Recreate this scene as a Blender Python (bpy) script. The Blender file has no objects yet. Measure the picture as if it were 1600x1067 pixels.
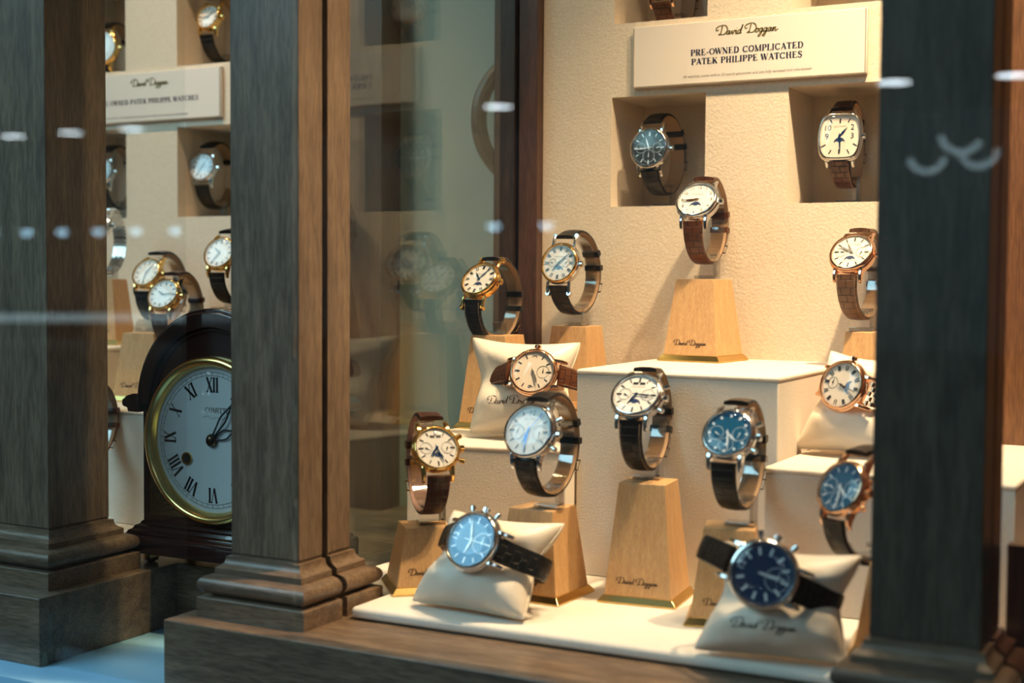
import bpy, bmesh, math, random
from math import sin, cos, pi, radians as R_, sqrt, atan2
from mathutils import Vector as V, Matrix as MX
random.seed(7)
SC = bpy.context.scene
COL = SC.collection

# ---------------------------------------------------------------- camera
F_PX = 2146.0
CAM_H = 0.25
CR = V((0.8799, 0.4752, 0.0064)).normalized()
CF = V((-0.4744, 0.8791, -0.0468)).normalized()
CU = CR.cross(CF).normalized()
CR = CF.cross(CU).normalized()
CPOS = V((0, 0, CAM_H))
cd = bpy.data.cameras.new('camera')
cam = bpy.data.objects.new('camera', cd)
COL.objects.link(cam)
cam.matrix_world = MX(((CR.x, CU.x, -CF.x, CPOS.x), (CR.y, CU.y, -CF.y, CPOS.y), (CR.z, CU.z, -CF.z, CPOS.z), (0, 0, 0, 1)))
cd.sensor_width = 36.0
cd.lens = F_PX / 1600 * 36.0
cd.clip_start = 0.02
cd.clip_end = 60
cd.dof.use_dof = True
cd.dof.focus_distance = 1.22
cd.dof.aperture_fstop = 5.0
SC.camera = cam

# ---------------------------------------------------------------- view, world, big lights
SC.view_settings.view_transform = 'Standard'
SC.view_settings.look = 'None'
SC.view_settings.gamma = 1.0
SC.view_settings.exposure = 0.0
SC.view_settings.use_curve_mapping = False
SC.cycles.max_bounces = 10
SC.cycles.transparent_max_bounces = 24
SC.cycles.use_denoising = True
SC.cycles.sample_clamp_indirect = 4.0

wd = bpy.data.worlds.new('world')
SC.world = wd
wd.use_nodes = True
wn = wd.node_tree.nodes['Background']
wn.inputs['Color'].default_value = (0.28, 0.50, 0.62, 1)
wn.inputs['Strength'].default_value = 0.13

def area_light(name, loc, target, size, power, color, size_y=None):
    l = bpy.data.lights.new(name, 'AREA')
    l.energy = power
    l.color = color
    l.shape = 'RECTANGLE' if size_y else 'DISK'
    l.size = size
    if size_y: l.size_y = size_y
    o = bpy.data.objects.new(name, l)
    COL.objects.link(o)
    o.location = loc
    o.rotation_euler = (V(target) - V(loc)).to_track_quat('-Z', 'Y').to_euler()
    return o

COOL = (0.47, 0.80, 0.95)
WARM = (1.0, 0.72, 0.42)
# daylight-coloured lighting of the arcade outside the window
area_light('arcade_light', (-2.0, -0.8, 1.75), (-0.7, 0.9, 0.1), 1.9, 48, COOL, 1.3)
area_light('arcade_light_far', (1.2, -3.2, 2.4), (-0.5, 0.9, 0.1), 1.5, 8, (0.62, 0.84, 1.0), 1.0)
# warm lamps high inside the windows, above the top of the frame
for (nm, loc, tgt, sz, pw, spr) in (
        ('case_lamp', (-0.13, 1.00, 0.98), (-0.30, 1.20, 0.16), 0.03, 2.6, 66),
        ('case_lamp_middle', (-0.30, 0.97, 0.98), (-0.44, 1.14, 0.1), 0.03, 0.68, 70),
        ('case_lamp_left', (-0.52, 0.97, 0.98), (-0.55, 1.10, 0.1), 0.03, 0.32, 75),
        ('case_lamp_front', (-0.22, 0.93, 0.98), (-0.60, 0.87, 0.20), 0.03, 1.0, 60),
        ('side_window_lamp', (-0.98, 1.00, 0.98), (-1.08, 1.16, 0.2), 0.03, 0.56, 80),
        ('side_window_lamp_left', (-1.24, 1.00, 0.98), (-1.2, 1.16, 0.2), 0.03, 0.38, 80)):
    area_light(nm, loc, tgt, sz, pw, WARM).data.spread = R_(spr)

# ---------------------------------------------------------------- picture point -> place
def ray(px, py):
    return CR * (px - 800) + CU * (533.5 - py) + CF * F_PX
def onz(px, py, z=0.0):
    d = ray(px, py); return CPOS + d * ((z - CAM_H) / d.z)
def ony(px, py, y):
    d = ray(px, py); return CPOS + d * (y / d.y)

# ---------------------------------------------------------------- materials
MATS = {}
def nmat(name):
    m = bpy.data.materials.new(name); m.use_nodes = True
    MATS[name] = m
    nt = m.node_tree
    return m, nt, nt.nodes['Principled BSDF']
def simple(name, col, rough=0.5, metal=0.0, coat=0.0, spec=0.5, bump=None):
    m, nt, b = nmat(name)
    b.inputs['Base Color'].default_value = (*col, 1)
    b.inputs['Roughness'].default_value = rough
    b.inputs['Metallic'].default_value = metal
    b.inputs['Coat Weight'].default_value = coat
    b.inputs['Specular IOR Level'].default_value = spec
    if bump:
        sc, st, dist = bump
        tc = nt.nodes.new('ShaderNodeTexCoord')
        n = nt.nodes.new('ShaderNodeTexNoise'); n.inputs['Scale'].default_value = sc; n.inputs['Detail'].default_value = 4
        bp = nt.nodes.new('ShaderNodeBump'); bp.inputs['Strength'].default_value = st; bp.inputs['Distance'].default_value = dist
        nt.links.new(tc.outputs['Object'], n.inputs['Vector'])
        nt.links.new(n.outputs['Fac'], bp.inputs['Height'])
        nt.links.new(bp.outputs['Normal'], b.inputs['Normal'])
    return m
def wood(name, c1, c2, scale, stretch, rough=0.4, coat=0.2, fleck=None):
    m, nt, b = nmat(name)
    N, L = nt.nodes, nt.links
    tc = N.new('ShaderNodeTexCoord')
    mp = N.new('ShaderNodeMapping'); mp.inputs['Scale'].default_value = stretch
    L.new(tc.outputs['Object'], mp.inputs['Vector'])
    n = N.new('ShaderNodeTexNoise'); n.inputs['Scale'].default_value = scale; n.inputs['Detail'].default_value = 6
    n.inputs['Roughness'].default_value = 0.65; n.inputs['Distortion'].default_value = 0.6
    L.new(mp.outputs['Vector'], n.inputs['Vector'])
    cr = N.new('ShaderNodeValToRGB')
    cr.color_ramp.elements[0].position = 0.32; cr.color_ramp.elements[0].color = (*c1, 1)
    cr.color_ramp.elements[1].position = 0.68; cr.color_ramp.elements[1].color = (*c2, 1)
    L.new(n.outputs['Fac'], cr.inputs['Fac'])
    out = cr.outputs['Color']
    n2 = N.new('ShaderNodeTexNoise'); n2.inputs['Scale'].default_value = scale * 6; n2.inputs['Detail'].default_value = 3
    L.new(mp.outputs['Vector'], n2.inputs['Vector'])
    r2 = N.new('ShaderNodeValToRGB')
    r2.color_ramp.elements[0].position = 0.42; r2.color_ramp.elements[0].color = ((0.86, 0.83, 0.80, 1) if name == 'beech' else (0.72, 0.68, 0.64, 1))
    r2.color_ramp.elements[1].position = 0.56; r2.color_ramp.elements[1].color = (1, 1, 1, 1)
    L.new(n2.outputs['Fac'], r2.inputs['Fac'])
    mx = N.new('ShaderNodeMix'); mx.data_type = 'RGBA'; mx.blend_type = 'MULTIPLY'; mx.inputs[0].default_value = 1.0
    L.new(out, mx.inputs[6]); L.new(r2.outputs['Color'], mx.inputs[7])
    L.new(mx.outputs[2], b.inputs['Base Color'])
    b.inputs['Roughness'].default_value = rough
    b.inputs['Coat Weight'].default_value = coat
    b.inputs['Coat Roughness'].default_value = 0.2
    bp = N.new('ShaderNodeBump'); bp.inputs['Strength'].default_value = 0.25; bp.inputs['Distance'].default_value = 0.0003
    L.new(n2.outputs['Fac'], bp.inputs['Height']); L.new(bp.outputs['Normal'], b.inputs['Normal'])
    return m
def felt(name, col, scale=420, dist=0.0009, strength=0.7):
    m, nt, b = nmat(name)
    N, L = nt.nodes, nt.links
    tc = N.new('ShaderNodeTexCoord')
    n = N.new('ShaderNodeTexNoise'); n.inputs['Scale'].default_value = scale; n.inputs['Detail'].default_value = 5; n.inputs['Roughness'].default_value = 0.6
    L.new(tc.outputs['Object'], n.inputs['Vector'])
    cr = N.new('ShaderNodeValToRGB')
    cr.color_ramp.elements[0].position = 0.3; cr.color_ramp.elements[0].color = (col[0] * .9, col[1] * .88, col[2] * .85, 1)
    cr.color_ramp.elements[1].position = 0.65; cr.color_ramp.elements[1].color = (*col, 1)
    L.new(n.outputs['Fac'], cr.inputs['Fac']); L.new(cr.outputs['Color'], b.inputs['Base Color'])
    bp = N.new('ShaderNodeBump'); bp.inputs['Strength'].default_value = strength; bp.inputs['Distance'].default_value = dist
    L.new(n.outputs['Fac'], bp.inputs['Height']); L.new(bp.outputs['Normal'], b.inputs['Normal'])
    b.inputs['Roughness'].default_value = 0.95
    b.inputs['Sheen Weight'].default_value = 0.25
    b.inputs['Specular IOR Level'].default_value = 0.15
    return m
def croc(name, c1, c2, rough=0.32):
    m, nt, b = nmat(name)
    b.inputs['Specular IOR Level'].default_value = 0.25
    N, L = nt.nodes, nt.links
    tc = N.new('ShaderNodeTexCoord')
    mp = N.new('ShaderNodeMapping'); mp.inputs['Scale'].default_value = (1, 1, 1)
    L.new(tc.outputs['UV'], mp.inputs['Vector'])
    br = N.new('ShaderNodeTexBrick')
    br.inputs['Scale'].default_value = 1.0
    br.inputs['Brick Width'].default_value = 0.0085; br.inputs['Row Height'].default_value = 0.0062
    br.inputs['Mortar Size'].default_value = 0.0006; br.inputs['Mortar Smooth'].default_value = 0.9
    n = N.new('ShaderNodeTexNoise'); n.inputs['Scale'].default_value = 260; n.inputs['Detail'].default_value = 3
    L.new(mp.outputs['Vector'], n.inputs['Vector'])
    mv = N.new('ShaderNodeVectorMath'); mv.operation = 'SCALE'; mv.inputs['Scale'].default_value = 0.0025
    L.new(n.outputs['Color'], mv.inputs[0])
    ad = N.new('ShaderNodeVectorMath'); ad.operation = 'ADD'
    L.new(mp.outputs['Vector'], ad.inputs[0]); L.new(mv.outputs['Vector'], ad.inputs[1])
    L.new(ad.outputs['Vector'], br.inputs['Vector'])
    mx = N.new('ShaderNodeMix'); mx.data_type = 'RGBA'
    L.new(br.outputs['Fac'], mx.inputs[0])
    mx.inputs[6].default_value = (*c1, 1); mx.inputs[7].default_value = (*c2, 1)
    L.new(mx.outputs[2], b.inputs['Base Color'])
    iv = N.new('ShaderNodeMath'); iv.operation = 'SUBTRACT'; iv.inputs[0].default_value = 1.0
    L.new(br.outputs['Fac'], iv.inputs[1])
    bp = N.new('ShaderNodeBump'); bp.inputs['Strength'].default_value = 0.8; bp.inputs['Distance'].default_value = 0.0005
    L.new(iv.outputs[0], bp.inputs['Height']); L.new(bp.outputs['Normal'], b.inputs['Normal'])
    b.inputs['Roughness'].default_value = rough
    return m
def pane(name, tint=(1, 1, 1), boost=1.0, rough=0.0):
    m = bpy.data.materials.new(name); m.use_nodes = True; MATS[name] = m
    nt = m.node_tree; N, L = nt.nodes, nt.links
    N.clear()
    o = N.new('ShaderNodeOutputMaterial')
    t = N.new('ShaderNodeBsdfTransparent'); t.inputs['Color'].default_value = (*tint, 1)
    g = N.new('ShaderNodeBsdfGlossy'); g.inputs['Roughness'].default_value = rough
    f0 = N.new('ShaderNodeLayerWeight'); f0.inputs['Blend'].default_value = 0.5
    f1 = N.new('ShaderNodeMath'); f1.operation = 'POWER'; f1.inputs[1].default_value = 5.0
    f = N.new('ShaderNodeMath'); f.operation = 'MULTIPLY_ADD'; f.inputs[1].default_value = 0.95; f.inputs[2].default_value = 0.045
    L.new(f0.outputs['Facing'], f1.inputs[0]); L.new(f1.outputs[0], f.inputs[0])
    mu = N.new('ShaderNodeMath'); mu.operation = 'MULTIPLY'; mu.inputs[1].default_value = boost; mu.use_clamp = True
    mix = N.new('ShaderNodeMixShader')
    L.new(f.outputs[0], mu.inputs[0]); L.new(mu.outputs[0], mix.inputs[0])
    L.new(t.outputs[0], mix.inputs[1]); L.new(g.outputs[0], mix.inputs[2]); L.new(mix.outputs[0], o.inputs[0])
    return m

WALNUT = wood('walnut', (0.12, 0.080, 0.054), (0.25, 0.170, 0.112), 14, (6, 6, 0.7), 0.42, 0.15)
WALNUT_H = wood('walnut_horizontal', (0.115, 0.075, 0.050), (0.24, 0.162, 0.106), 14, (0.8, 5, 7), 0.42, 0.15)
SHADEWOOD = wood('shaded_walnut', (0.055, 0.040, 0.028), (0.11, 0.080, 0.056), 14, (6, 6, 0.7), 0.42, 0.15)  # same walnut for the right pillar, its shade put into the colour
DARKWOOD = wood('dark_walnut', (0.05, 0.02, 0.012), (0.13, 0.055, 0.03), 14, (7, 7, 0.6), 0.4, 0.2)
ORANGEWOOD = wood('warm_walnut', (0.12, 0.05, 0.018), (0.20, 0.085, 0.030), 14, (7, 7, 0.6), 0.4, 0.2)
BEECH = wood('beech', (0.56, 0.325, 0.145), (0.69, 0.425, 0.20), 60, (5, 5, 0.5), 0.45, 0.15)
MAHOGANY = simple('mahogany_lacquer', (0.028, 0.010, 0.008), 0.18, 0, 0.6)
INLAY = wood('inlay_wood', (0.07, 0.04, 0.012), (0.14, 0.08, 0.03), 60, (1, 1, 1), 0.35, 0.4)
WALLFELT = felt('wall_suede', (0.80, 0.68, 0.54), 430, 0.0007, 0.8)
BLOCKFELT = felt('block_suede', (0.82, 0.74, 0.64), 720, 0.0004, 0.8)
PLATFELT = felt('platform_suede', (0.80, 0.75, 0.69), 720, 0.0004, 0.7)
CUSHION = simple('ivory_leather', (0.80, 0.71, 0.60), 0.42, 0, 0.05, 0.4, (120, 0.35, 0.0012))
PIPING = simple('ivory_piping', (0.76, 0.66, 0.54), 0.45)
CARD = simple('cream_card', (0.80, 0.72, 0.64), 0.6)
CARDEDGE = simple('card_edge', (0.35, 0.30, 0.22), 0.5)
GOLD = simple('yellow_gold', (0.95, 0.60, 0.20), 0.13, 1)
ROSE = simple('rose_gold', (0.95, 0.60, 0.40), 0.13, 1)
STEEL = simple('polished_steel', (0.78, 0.78, 0.78), 0.12, 1)
BRASS = simple('brass', (0.85, 0.60, 0.22), 0.22, 1)
PATINA = simple('brass_dark', (0.10, 0.07, 0.045), 0.3, 1)
GOLDINK = simple('gold_ink', (0.26, 0.19, 0.06), 0.35, 0.4)
BLACKINK = simple('black_ink', (0.012, 0.012, 0.014), 0.4)
NAVYINK = simple('navy_ink', (0.02, 0.025, 0.06), 0.5)
GREYINK = simple('grey_ink', (0.16, 0.15, 0.14), 0.6)
PALEINK = simple('pale_ink', (0.33, 0.31, 0.30), 0.6)
BURN = simple('burnt_ink', (0.06, 0.03, 0.015), 0.6)
WHITEDIAL = simple('silver_dial', (0.72, 0.70, 0.67), 0.35, 0.0)
CREAMDIAL = simple('cream_dial', (0.80, 0.70, 0.58), 0.35)
BLUEDIAL = simple('blue_dial', (0.010, 0.11, 0.22), 0.25, 0.3)
DARKDIAL = simple('anthracite_dial', (0.035, 0.032, 0.030), 0.25, 0.3)
NAVYDIAL = simple('navy_dial', (0.03, 0.055, 0.13), 0.22, 0.3)
CLOCKDIAL = simple('clock_white', (0.66, 0.70, 0.70), 0.4)
BLUEHAND = simple('blued_steel', (0.02, 0.08, 0.22), 0.2, 0.8)
SILVERMARK = simple('silver_marker', (0.80, 0.86, 0.90), 0.3, 0.3)
MOON = simple('moon_disc', (0.02, 0.04, 0.12), 0.3)
BLACKSTRAP = croc('black_alligator', (0.014, 0.012, 0.011), (0.006, 0.005, 0.005))
BROWNSTRAP = croc('brown_alligator', (0.085, 0.028, 0.012), (0.03, 0.010, 0.005), 0.36)
CHOCSTRAP = croc('dark_brown_alligator', (0.050, 0.017, 0.009), (0.018, 0.007, 0.004), 0.34)
TAUPESTRAP = croc('taupe_alligator', (0.12, 0.062, 0.033), (0.05, 0.024, 0.014), 0.36)
LINING = simple('tan_lining', (0.36, 0.22, 0.12), 0.6)
DARKLINING = simple('dark_lining', (0.055, 0.035, 0.025), 0.5)
STITCH = simple('stitching', (0.35, 0.24, 0.15), 0.7)
GLASS = pane('window_glass', (0.985, 1.0, 0.995), 1.0)
SIDEGLASS = pane('side_glass', (0.88, 0.93, 0.90), 1.6)
CRYSTAL = pane('watch_crystal', (1, 1, 1), 1.0)
ACRYLIC = pane('clear_acrylic', (0.86, 0.85, 0.83), 3.0, 0.06)
FLOORM = simple('pale_stone', (0.36, 0.68, 0.95), 0.35, 0, 0, 0.5, (6, 0.1, 0.002))
DOORM = simple('pale_door', (0.46, 0.50, 0.43), 0.5)
RODM = simple('dark_rod', (0.05, 0.03, 0.02), 0.35)
CEILM = simple('case_ceiling', (0.5, 0.42, 0.33), 0.8)
BLACKGAP = simple('black_gasket', (0.008, 0.008, 0.009), 0.6)
def emit(name, col, st):
    m = bpy.data.materials.new(name); m.use_nodes = True
    nt = m.node_tree; nt.nodes.clear()
    o = nt.nodes.new('ShaderNodeOutputMaterial'); e = nt.nodes.new('ShaderNodeEmission')
    e.inputs[0].default_value = (*col, 1); e.inputs[1].default_value = st
    nt.links.new(e.outputs[0], o.inputs[0]); return m
LAMPGLOW = emit('lamp_glow', (0.80, 0.93, 1.0), 22)
LAMPBLUE = emit('lamp_blue', (0.45, 0.78, 1.0), 9)
LAMPDIM = emit('lamp_dim', (0.60, 0.85, 0.95), 2.4)

# ---------------------------------------------------------------- mesh helpers
class MB:
    def __init__(s): s.v = []; s.f = []; s.m = []; s.uv = {}
    def add(s, vs, fs, mi=0):
        b = len(s.v); s.v += [V(p) for p in vs]
        for f in fs: s.f.append([b + i for i in f]); s.m.append(mi)
        return b
    def box(s, x0, y0, z0, x1, y1, z1, mi=0, M=None):
        vs = [V((x, y, z)) for z in (z0, z1) for y in (y0, y1) for x in (x0, x1)]
        if M: vs = [M @ p for p in vs]
        s.add(vs, [(0, 2, 3, 1), (4, 5, 7, 6), (0, 1, 5, 4), (2, 6, 7, 3), (0, 4, 6, 2), (1, 3, 7, 5)], mi)
    def rings(s, rings, mi=0, close=True, cap0=True, cap1=True):
        n = len(rings[0]); b = len(s.v)
        for r in rings: s.v += [V(p) for p in r]
        for i in range(len(rings) - 1):
            for j in range(n if close else n - 1):
                k = (j + 1) % n
                s.f.append([b + i * n + j, b + i * n + k, b + (i + 1) * n + k, b + (i + 1) * n + j]); s.m.append(mi)
        if cap0: s.f.append([b + j for j in range(n)][::-1]); s.m.append(mi)
        if cap1: s.f.append([b + (len(rings) - 1) * n + j for j in range(n)]); s.m.append(mi)
    def lathe(s, prof, seg=48, mi=0, shape=None, c=(0, 0), cap0=False, cap1=False):
        sh = shape or (lambda a, r: (r * cos(a), r * sin(a)))
        rs = []
        for (r, z) in prof:
            ring = []
            for j in range(seg):
                x, y = sh(2 * pi * j / seg, r); ring.append((c[0] + x, c[1] + y, z))
            rs.append(ring)
        s.rings(rs, mi, True, cap0, cap1)
    def tube(s, pts, r, n=8, mi=0, closed=False, rf=None):
        pts = [V(p) for p in pts]; m = len(pts); rs = []; up = V((0, 0, 1)); prev = None
        for i, p in enumerate(pts):
            a = pts[(i - 1) % m] if (closed or i > 0) else p
            b = pts[(i + 1) % m] if (closed or i < m - 1) else p
            t = (b - a).normalized()
            if prev is None:
                nn = t.cross(up)
                if nn.length < .1: nn = t.cross(V((1, 0, 0)))
            else: nn = prev - t * prev.dot(t)
            nn.normalize(); prev = nn; bb = t.cross(nn)
            rr = r * (rf(i / (m - 1)) if rf else 1)
            rs.append([p + (nn * cos(2 * pi * k / n) + bb * sin(2 * pi * k / n)) * rr for k in range(n)])
        if closed: rs.append(rs[0]); s.rings(rs, mi, True, False, False)
        else: s.rings(rs, mi)
    def prism(s, poly, z0, z1, mi=0, M=None):
        a = [V((p[0], p[1], z0)) for p in poly]; b = [V((p[0], p[1], z1)) for p in poly]
        if M: a = [M @ p for p in a]; b = [M @ p for p in b]
        s.rings([a, b], mi)
    def xf(s, M): s.v = [M @ p for p in s.v]; return s

def mesh_obj(name, mb, mats, parent=None, smooth=35, bevel=None, seg=2, subsurf=0):
    me = bpy.data.meshes.new(name)
    me.from_pydata([tuple(p) for p in mb.v], [], mb.f)
    if not isinstance(mats, (list, tuple)): mats = [mats]
    for m in mats: me.materials.append(m)
    for i, p in enumerate(me.polygons): p.material_index = mb.m[i]
    if mb.uv:
        l = me.uv_layers.new(name='UVMap')
        for lp in me.loops:
            u = mb.uv.get(lp.vertex_index)
            if u: l.data[lp.index].uv = u
    me.validate(); me.update()
    bm = bmesh.new(); bm.from_mesh(me); bmesh.ops.recalc_face_normals(bm, faces=bm.faces[:]); bm.to_mesh(me); bm.free()
    if smooth:
        for p in me.polygons: p.use_smooth = True
        me.set_sharp_from_angle(angle=R_(smooth))
    o = bpy.data.objects.new(name, me); COL.objects.link(o)
    if parent: o.parent = parent
    if bevel:
        b = o.modifiers.new('bevel', 'BEVEL'); b.width = bevel; b.segments = seg; b.limit_method = 'ANGLE'; b.angle_limit = R_(40)
    if subsurf:
        b = o.modifiers.new('sub', 'SUBSURF'); b.levels = subsurf; b.render_levels = subsurf
    return o
def tag(o, label=None, cat=None, group=None, kind=None):
    if label: o['label'] = label
    if cat: o['category'] = cat
    if group: o['group'] = group
    if kind: o['kind'] = kind
    return o
def empty(name, loc, rot=None, M=None):
    o = bpy.data.objects.new(name, None); COL.objects.link(o); o.empty_display_size = 0.01
    if M is not None: o.matrix_world = M
    else:
        o.location = loc
        if rot: o.rotation_euler = rot
    return o
def structure(name, mb, mats, **k):
    o = mesh_obj(name, mb, mats, **k); o['kind'] = 'structure'; return o

def catmull(pts, n=8, closed=False):
    P = [V(p) for p in pts]; out = []; m = len(P)
    for i in range(m if closed else m - 1):
        p1, p2 = P[i], P[(i + 1) % m]
        p0 = P[(i - 1) % m] if (closed or i > 0) else p1 * 2 - p2
        p3 = P[(i + 2) % m] if (closed or i < m - 2) else p2 * 2 - p1
        for k in range(n):
            t = k / n
            out.append(0.5 * ((2 * p1) + (p2 - p0) * t + (2 * p0 - 5 * p1 + 4 * p2 - p3) * t * t + (3 * p1 - p0 - 3 * p2 + p3) * t ** 3))
    if not closed: out.append(P[-1])
    return out

# ---------------------------------------------------------------- lettering (own stroke letters)
def ribbon2d(pts, wf):
    """list of quads (each 4 xy points) along pts with width function wf(dir, t)"""
    q = []; n = len(pts); L = []; Rr = []
    for i, p in enumerate(pts):
        a = pts[max(i - 1, 0)]; b = pts[min(i + 1, n - 1)]
        dx, dy = b[0] - a[0], b[1] - a[1]; l = sqrt(dx * dx + dy * dy) or 1; dx /= l; dy /= l
        w = wf((dx, dy), i / (n - 1)) / 2
        L.append((p[0] - dy * w, p[1] + dx * w)); Rr.append((p[0] + dy * w, p[1] - dx * w))
    for i in range(n - 1): q.append([Rr[i], Rr[i + 1], L[i + 1], L[i]])
    return q
TH, TN = 0.23, 0.075
def arc(cx, cy, rx, ry, a0, a1, n=14):
    return [(cx + rx * cos(R_(a0 + (a1 - a0) * i / n)), cy + ry * sin(R_(a0 + (a1 - a0) * i / n))) for i in range(n + 1)]
def auto(d, t): return TN + (TH - TN) * abs(d[1]) ** 1.6
def thick(d, t): return TH
def thin(d, t): return TN
def stem(x, y0=0, y1=1, w=None): return [([(x, y0), (x, y1)], w or thick)]
def ser(x, y, h=.15): return [([(x - h, y), (x + h, y)], thin)]
def G_(ch):
    if ch == 'P': return stem(.2) + ser(.2, .027) + ser(.15, .973, .13) + [([(.2, .973)] + arc(.42, .735, .24, .24, 90, -90) + [(.2, .495)], auto)], .74
    if ch == 'R': return stem(.2) + ser(.2, .027) + ser(.15, .973, .13) + [([(.2, .973)] + arc(.42, .75, .23, .225, 90, -90) + [(.2, .525)], auto), ([(.42, .52), (.70, .03)], thick), ([(.62, .027), (.82, .027)], thin)], .84
    if ch == 'E': return stem(.2) + ser(.15, .027, .12) + ser(.15, .973, .12) + [([(.2, .973), (.66, .973)], thin), ([(.2, .027), (.70, .027)], thin), ([(.2, .51), (.5, .51)], thin), ([(.66, 1), (.66, 1.05)], thin), ([(.70, 0), (.70, .26)], thin), ([(.5, .4), (.5, .62)], thin)], .78
    if ch == 'O': return [(arc(.46, .5, .36, .46, 0, 360, 28), lambda d, t: TN + (.2 - TN) * abs(d[1]) ** 1.6)], .92
    if ch == 'C': return [(arc(.46, .5, .36, .46, 40, 320, 24), lambda d, t: TN + (.19 - TN) * abs(d[1]) ** 1.6), ([(.74, .97), (.74, .68)], thin)], .86
    if ch == 'D': return stem(.2) + ser(.15, .027, .12) + ser(.15, .973, .12) + [([(.2, .973)] + arc(.38, .5, .38, .473, 90, -90, 18) + [(.2, .027)], auto)], .90
    if ch == 'W': return [([(.05, 1), (.30, 0)], thick), ([(.30, 0), (.52, .98)], thin), ([(.50, 1), (.76, 0)], thick), ([(.76, 0), (1.0, 1)], thin)] + ser(.06, .973, .12) + ser(.5, .973, .12) + ser(1.0, .973, .1), 1.08
    if ch == 'N': return stem(.14, w=thin) + stem(.74, w=thin) + [([(.10, 1), (.74, 0)], thick)] + ser(.14, .027) + ser(.74, .973, .13) + ser(.06, .973, .08), .88
    if ch == 'M': return stem(.14, w=thin) + stem(.90) + [([(.14, 1), (.50, .03)], thick), ([(.50, .03), (.88, 1)], thin)] + ser(.14, .027, .13) + ser(.9, .027) + ser(.95, .973, .1) + ser(.1, .973, .1), 1.06
    if ch == 'L': return stem(.2) + ser(.2, .973) + ser(.15, .027, .12) + [([(.2, .027), (.66, .027)], thin), ([(.66, 0), (.66, .28)], thin)], .70
    if ch == 'I': return stem(.2) + ser(.2, .973) + ser(.2, .027), .40
    if ch == 'A': return [([(.10, 0), (.42, 1)], thin), ([(.40, 1), (.74, 0)], thick), ([(.22, .34), (.60, .34)], thin)] + ser(.10, .027, .11) + ser(.72, .027, .14), .84
    if ch == 'T': return stem(.38) + ser(.38, .027) + [([(.04, .973), (.72, .973)], thin), ([(.04, 1), (.04, .74)], thin), ([(.72, 1), (.72, .74)], thin)], .76
    if ch == 'K': return stem(.2) + ser(.2, .027) + ser(.2, .973) + [([(.24, .42), (.68, .97)], thin), ([(.40, .58), (.72, .03)], thick)] + ser(.68, .973, .12) + ser(.74, .027, .12), .86
    if ch == 'H': return stem(.2) + stem(.70) + [([(.2, .51), (.7, .51)], thin)] + ser(.2, .027) + ser(.2, .973) + ser(.7, .027) + ser(.7, .973), .90
    if ch == 'S': return [(catmull_xy([(.60, .78), (.50, .93), (.34, .97), (.16, .88), (.14, .70), (.34, .55), (.54, .42), (.58, .22), (.42, .05), (.24, .03), (.08, .22)], 5), lambda d, t: TN + .11 * sin(pi * t) ** 2), ([(.60, .97), (.60, .72)], thin), ([(.07, .03), (.07, .28)], thin)], .70
    if ch == 'V': return [([(.06, 1), (.38, 0)], thick), ([(.38, 0), (.68, 1)], thin)] + ser(.06, .973, .12) + ser(.68, .973, .1), .74
    if ch == 'X': return [([(.08, 1), (.68, 0)], thick), ([(.10, 0), (.66, 1)], thin)] + ser(.10, .973, .12) + ser(.66, .973, .1) + ser(.1, .027, .1) + ser(.68, .027, .12), .78
    if ch == '-': return [([(.05, .38), (.38, .38)], lambda d, t: .10)], .43
    return [], .40
def catmull_xy(pts, n=6): return [(p.x, p.y) for p in catmull([(a, b, 0) for a, b in pts], n)]
def serif_quads(txt, h, track=.04):
    out = []; x = 0
    for ch in txt:
        st, adv = G_(ch)
        for pts, wf in st:
            for q in ribbon2d(pts, wf): out.append([((x + a) * h, b * h) for a, b in q])
        x += adv + track
    w = x * h
    return [[(a - w / 2, b) for a, b in q] for q in out], w
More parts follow.
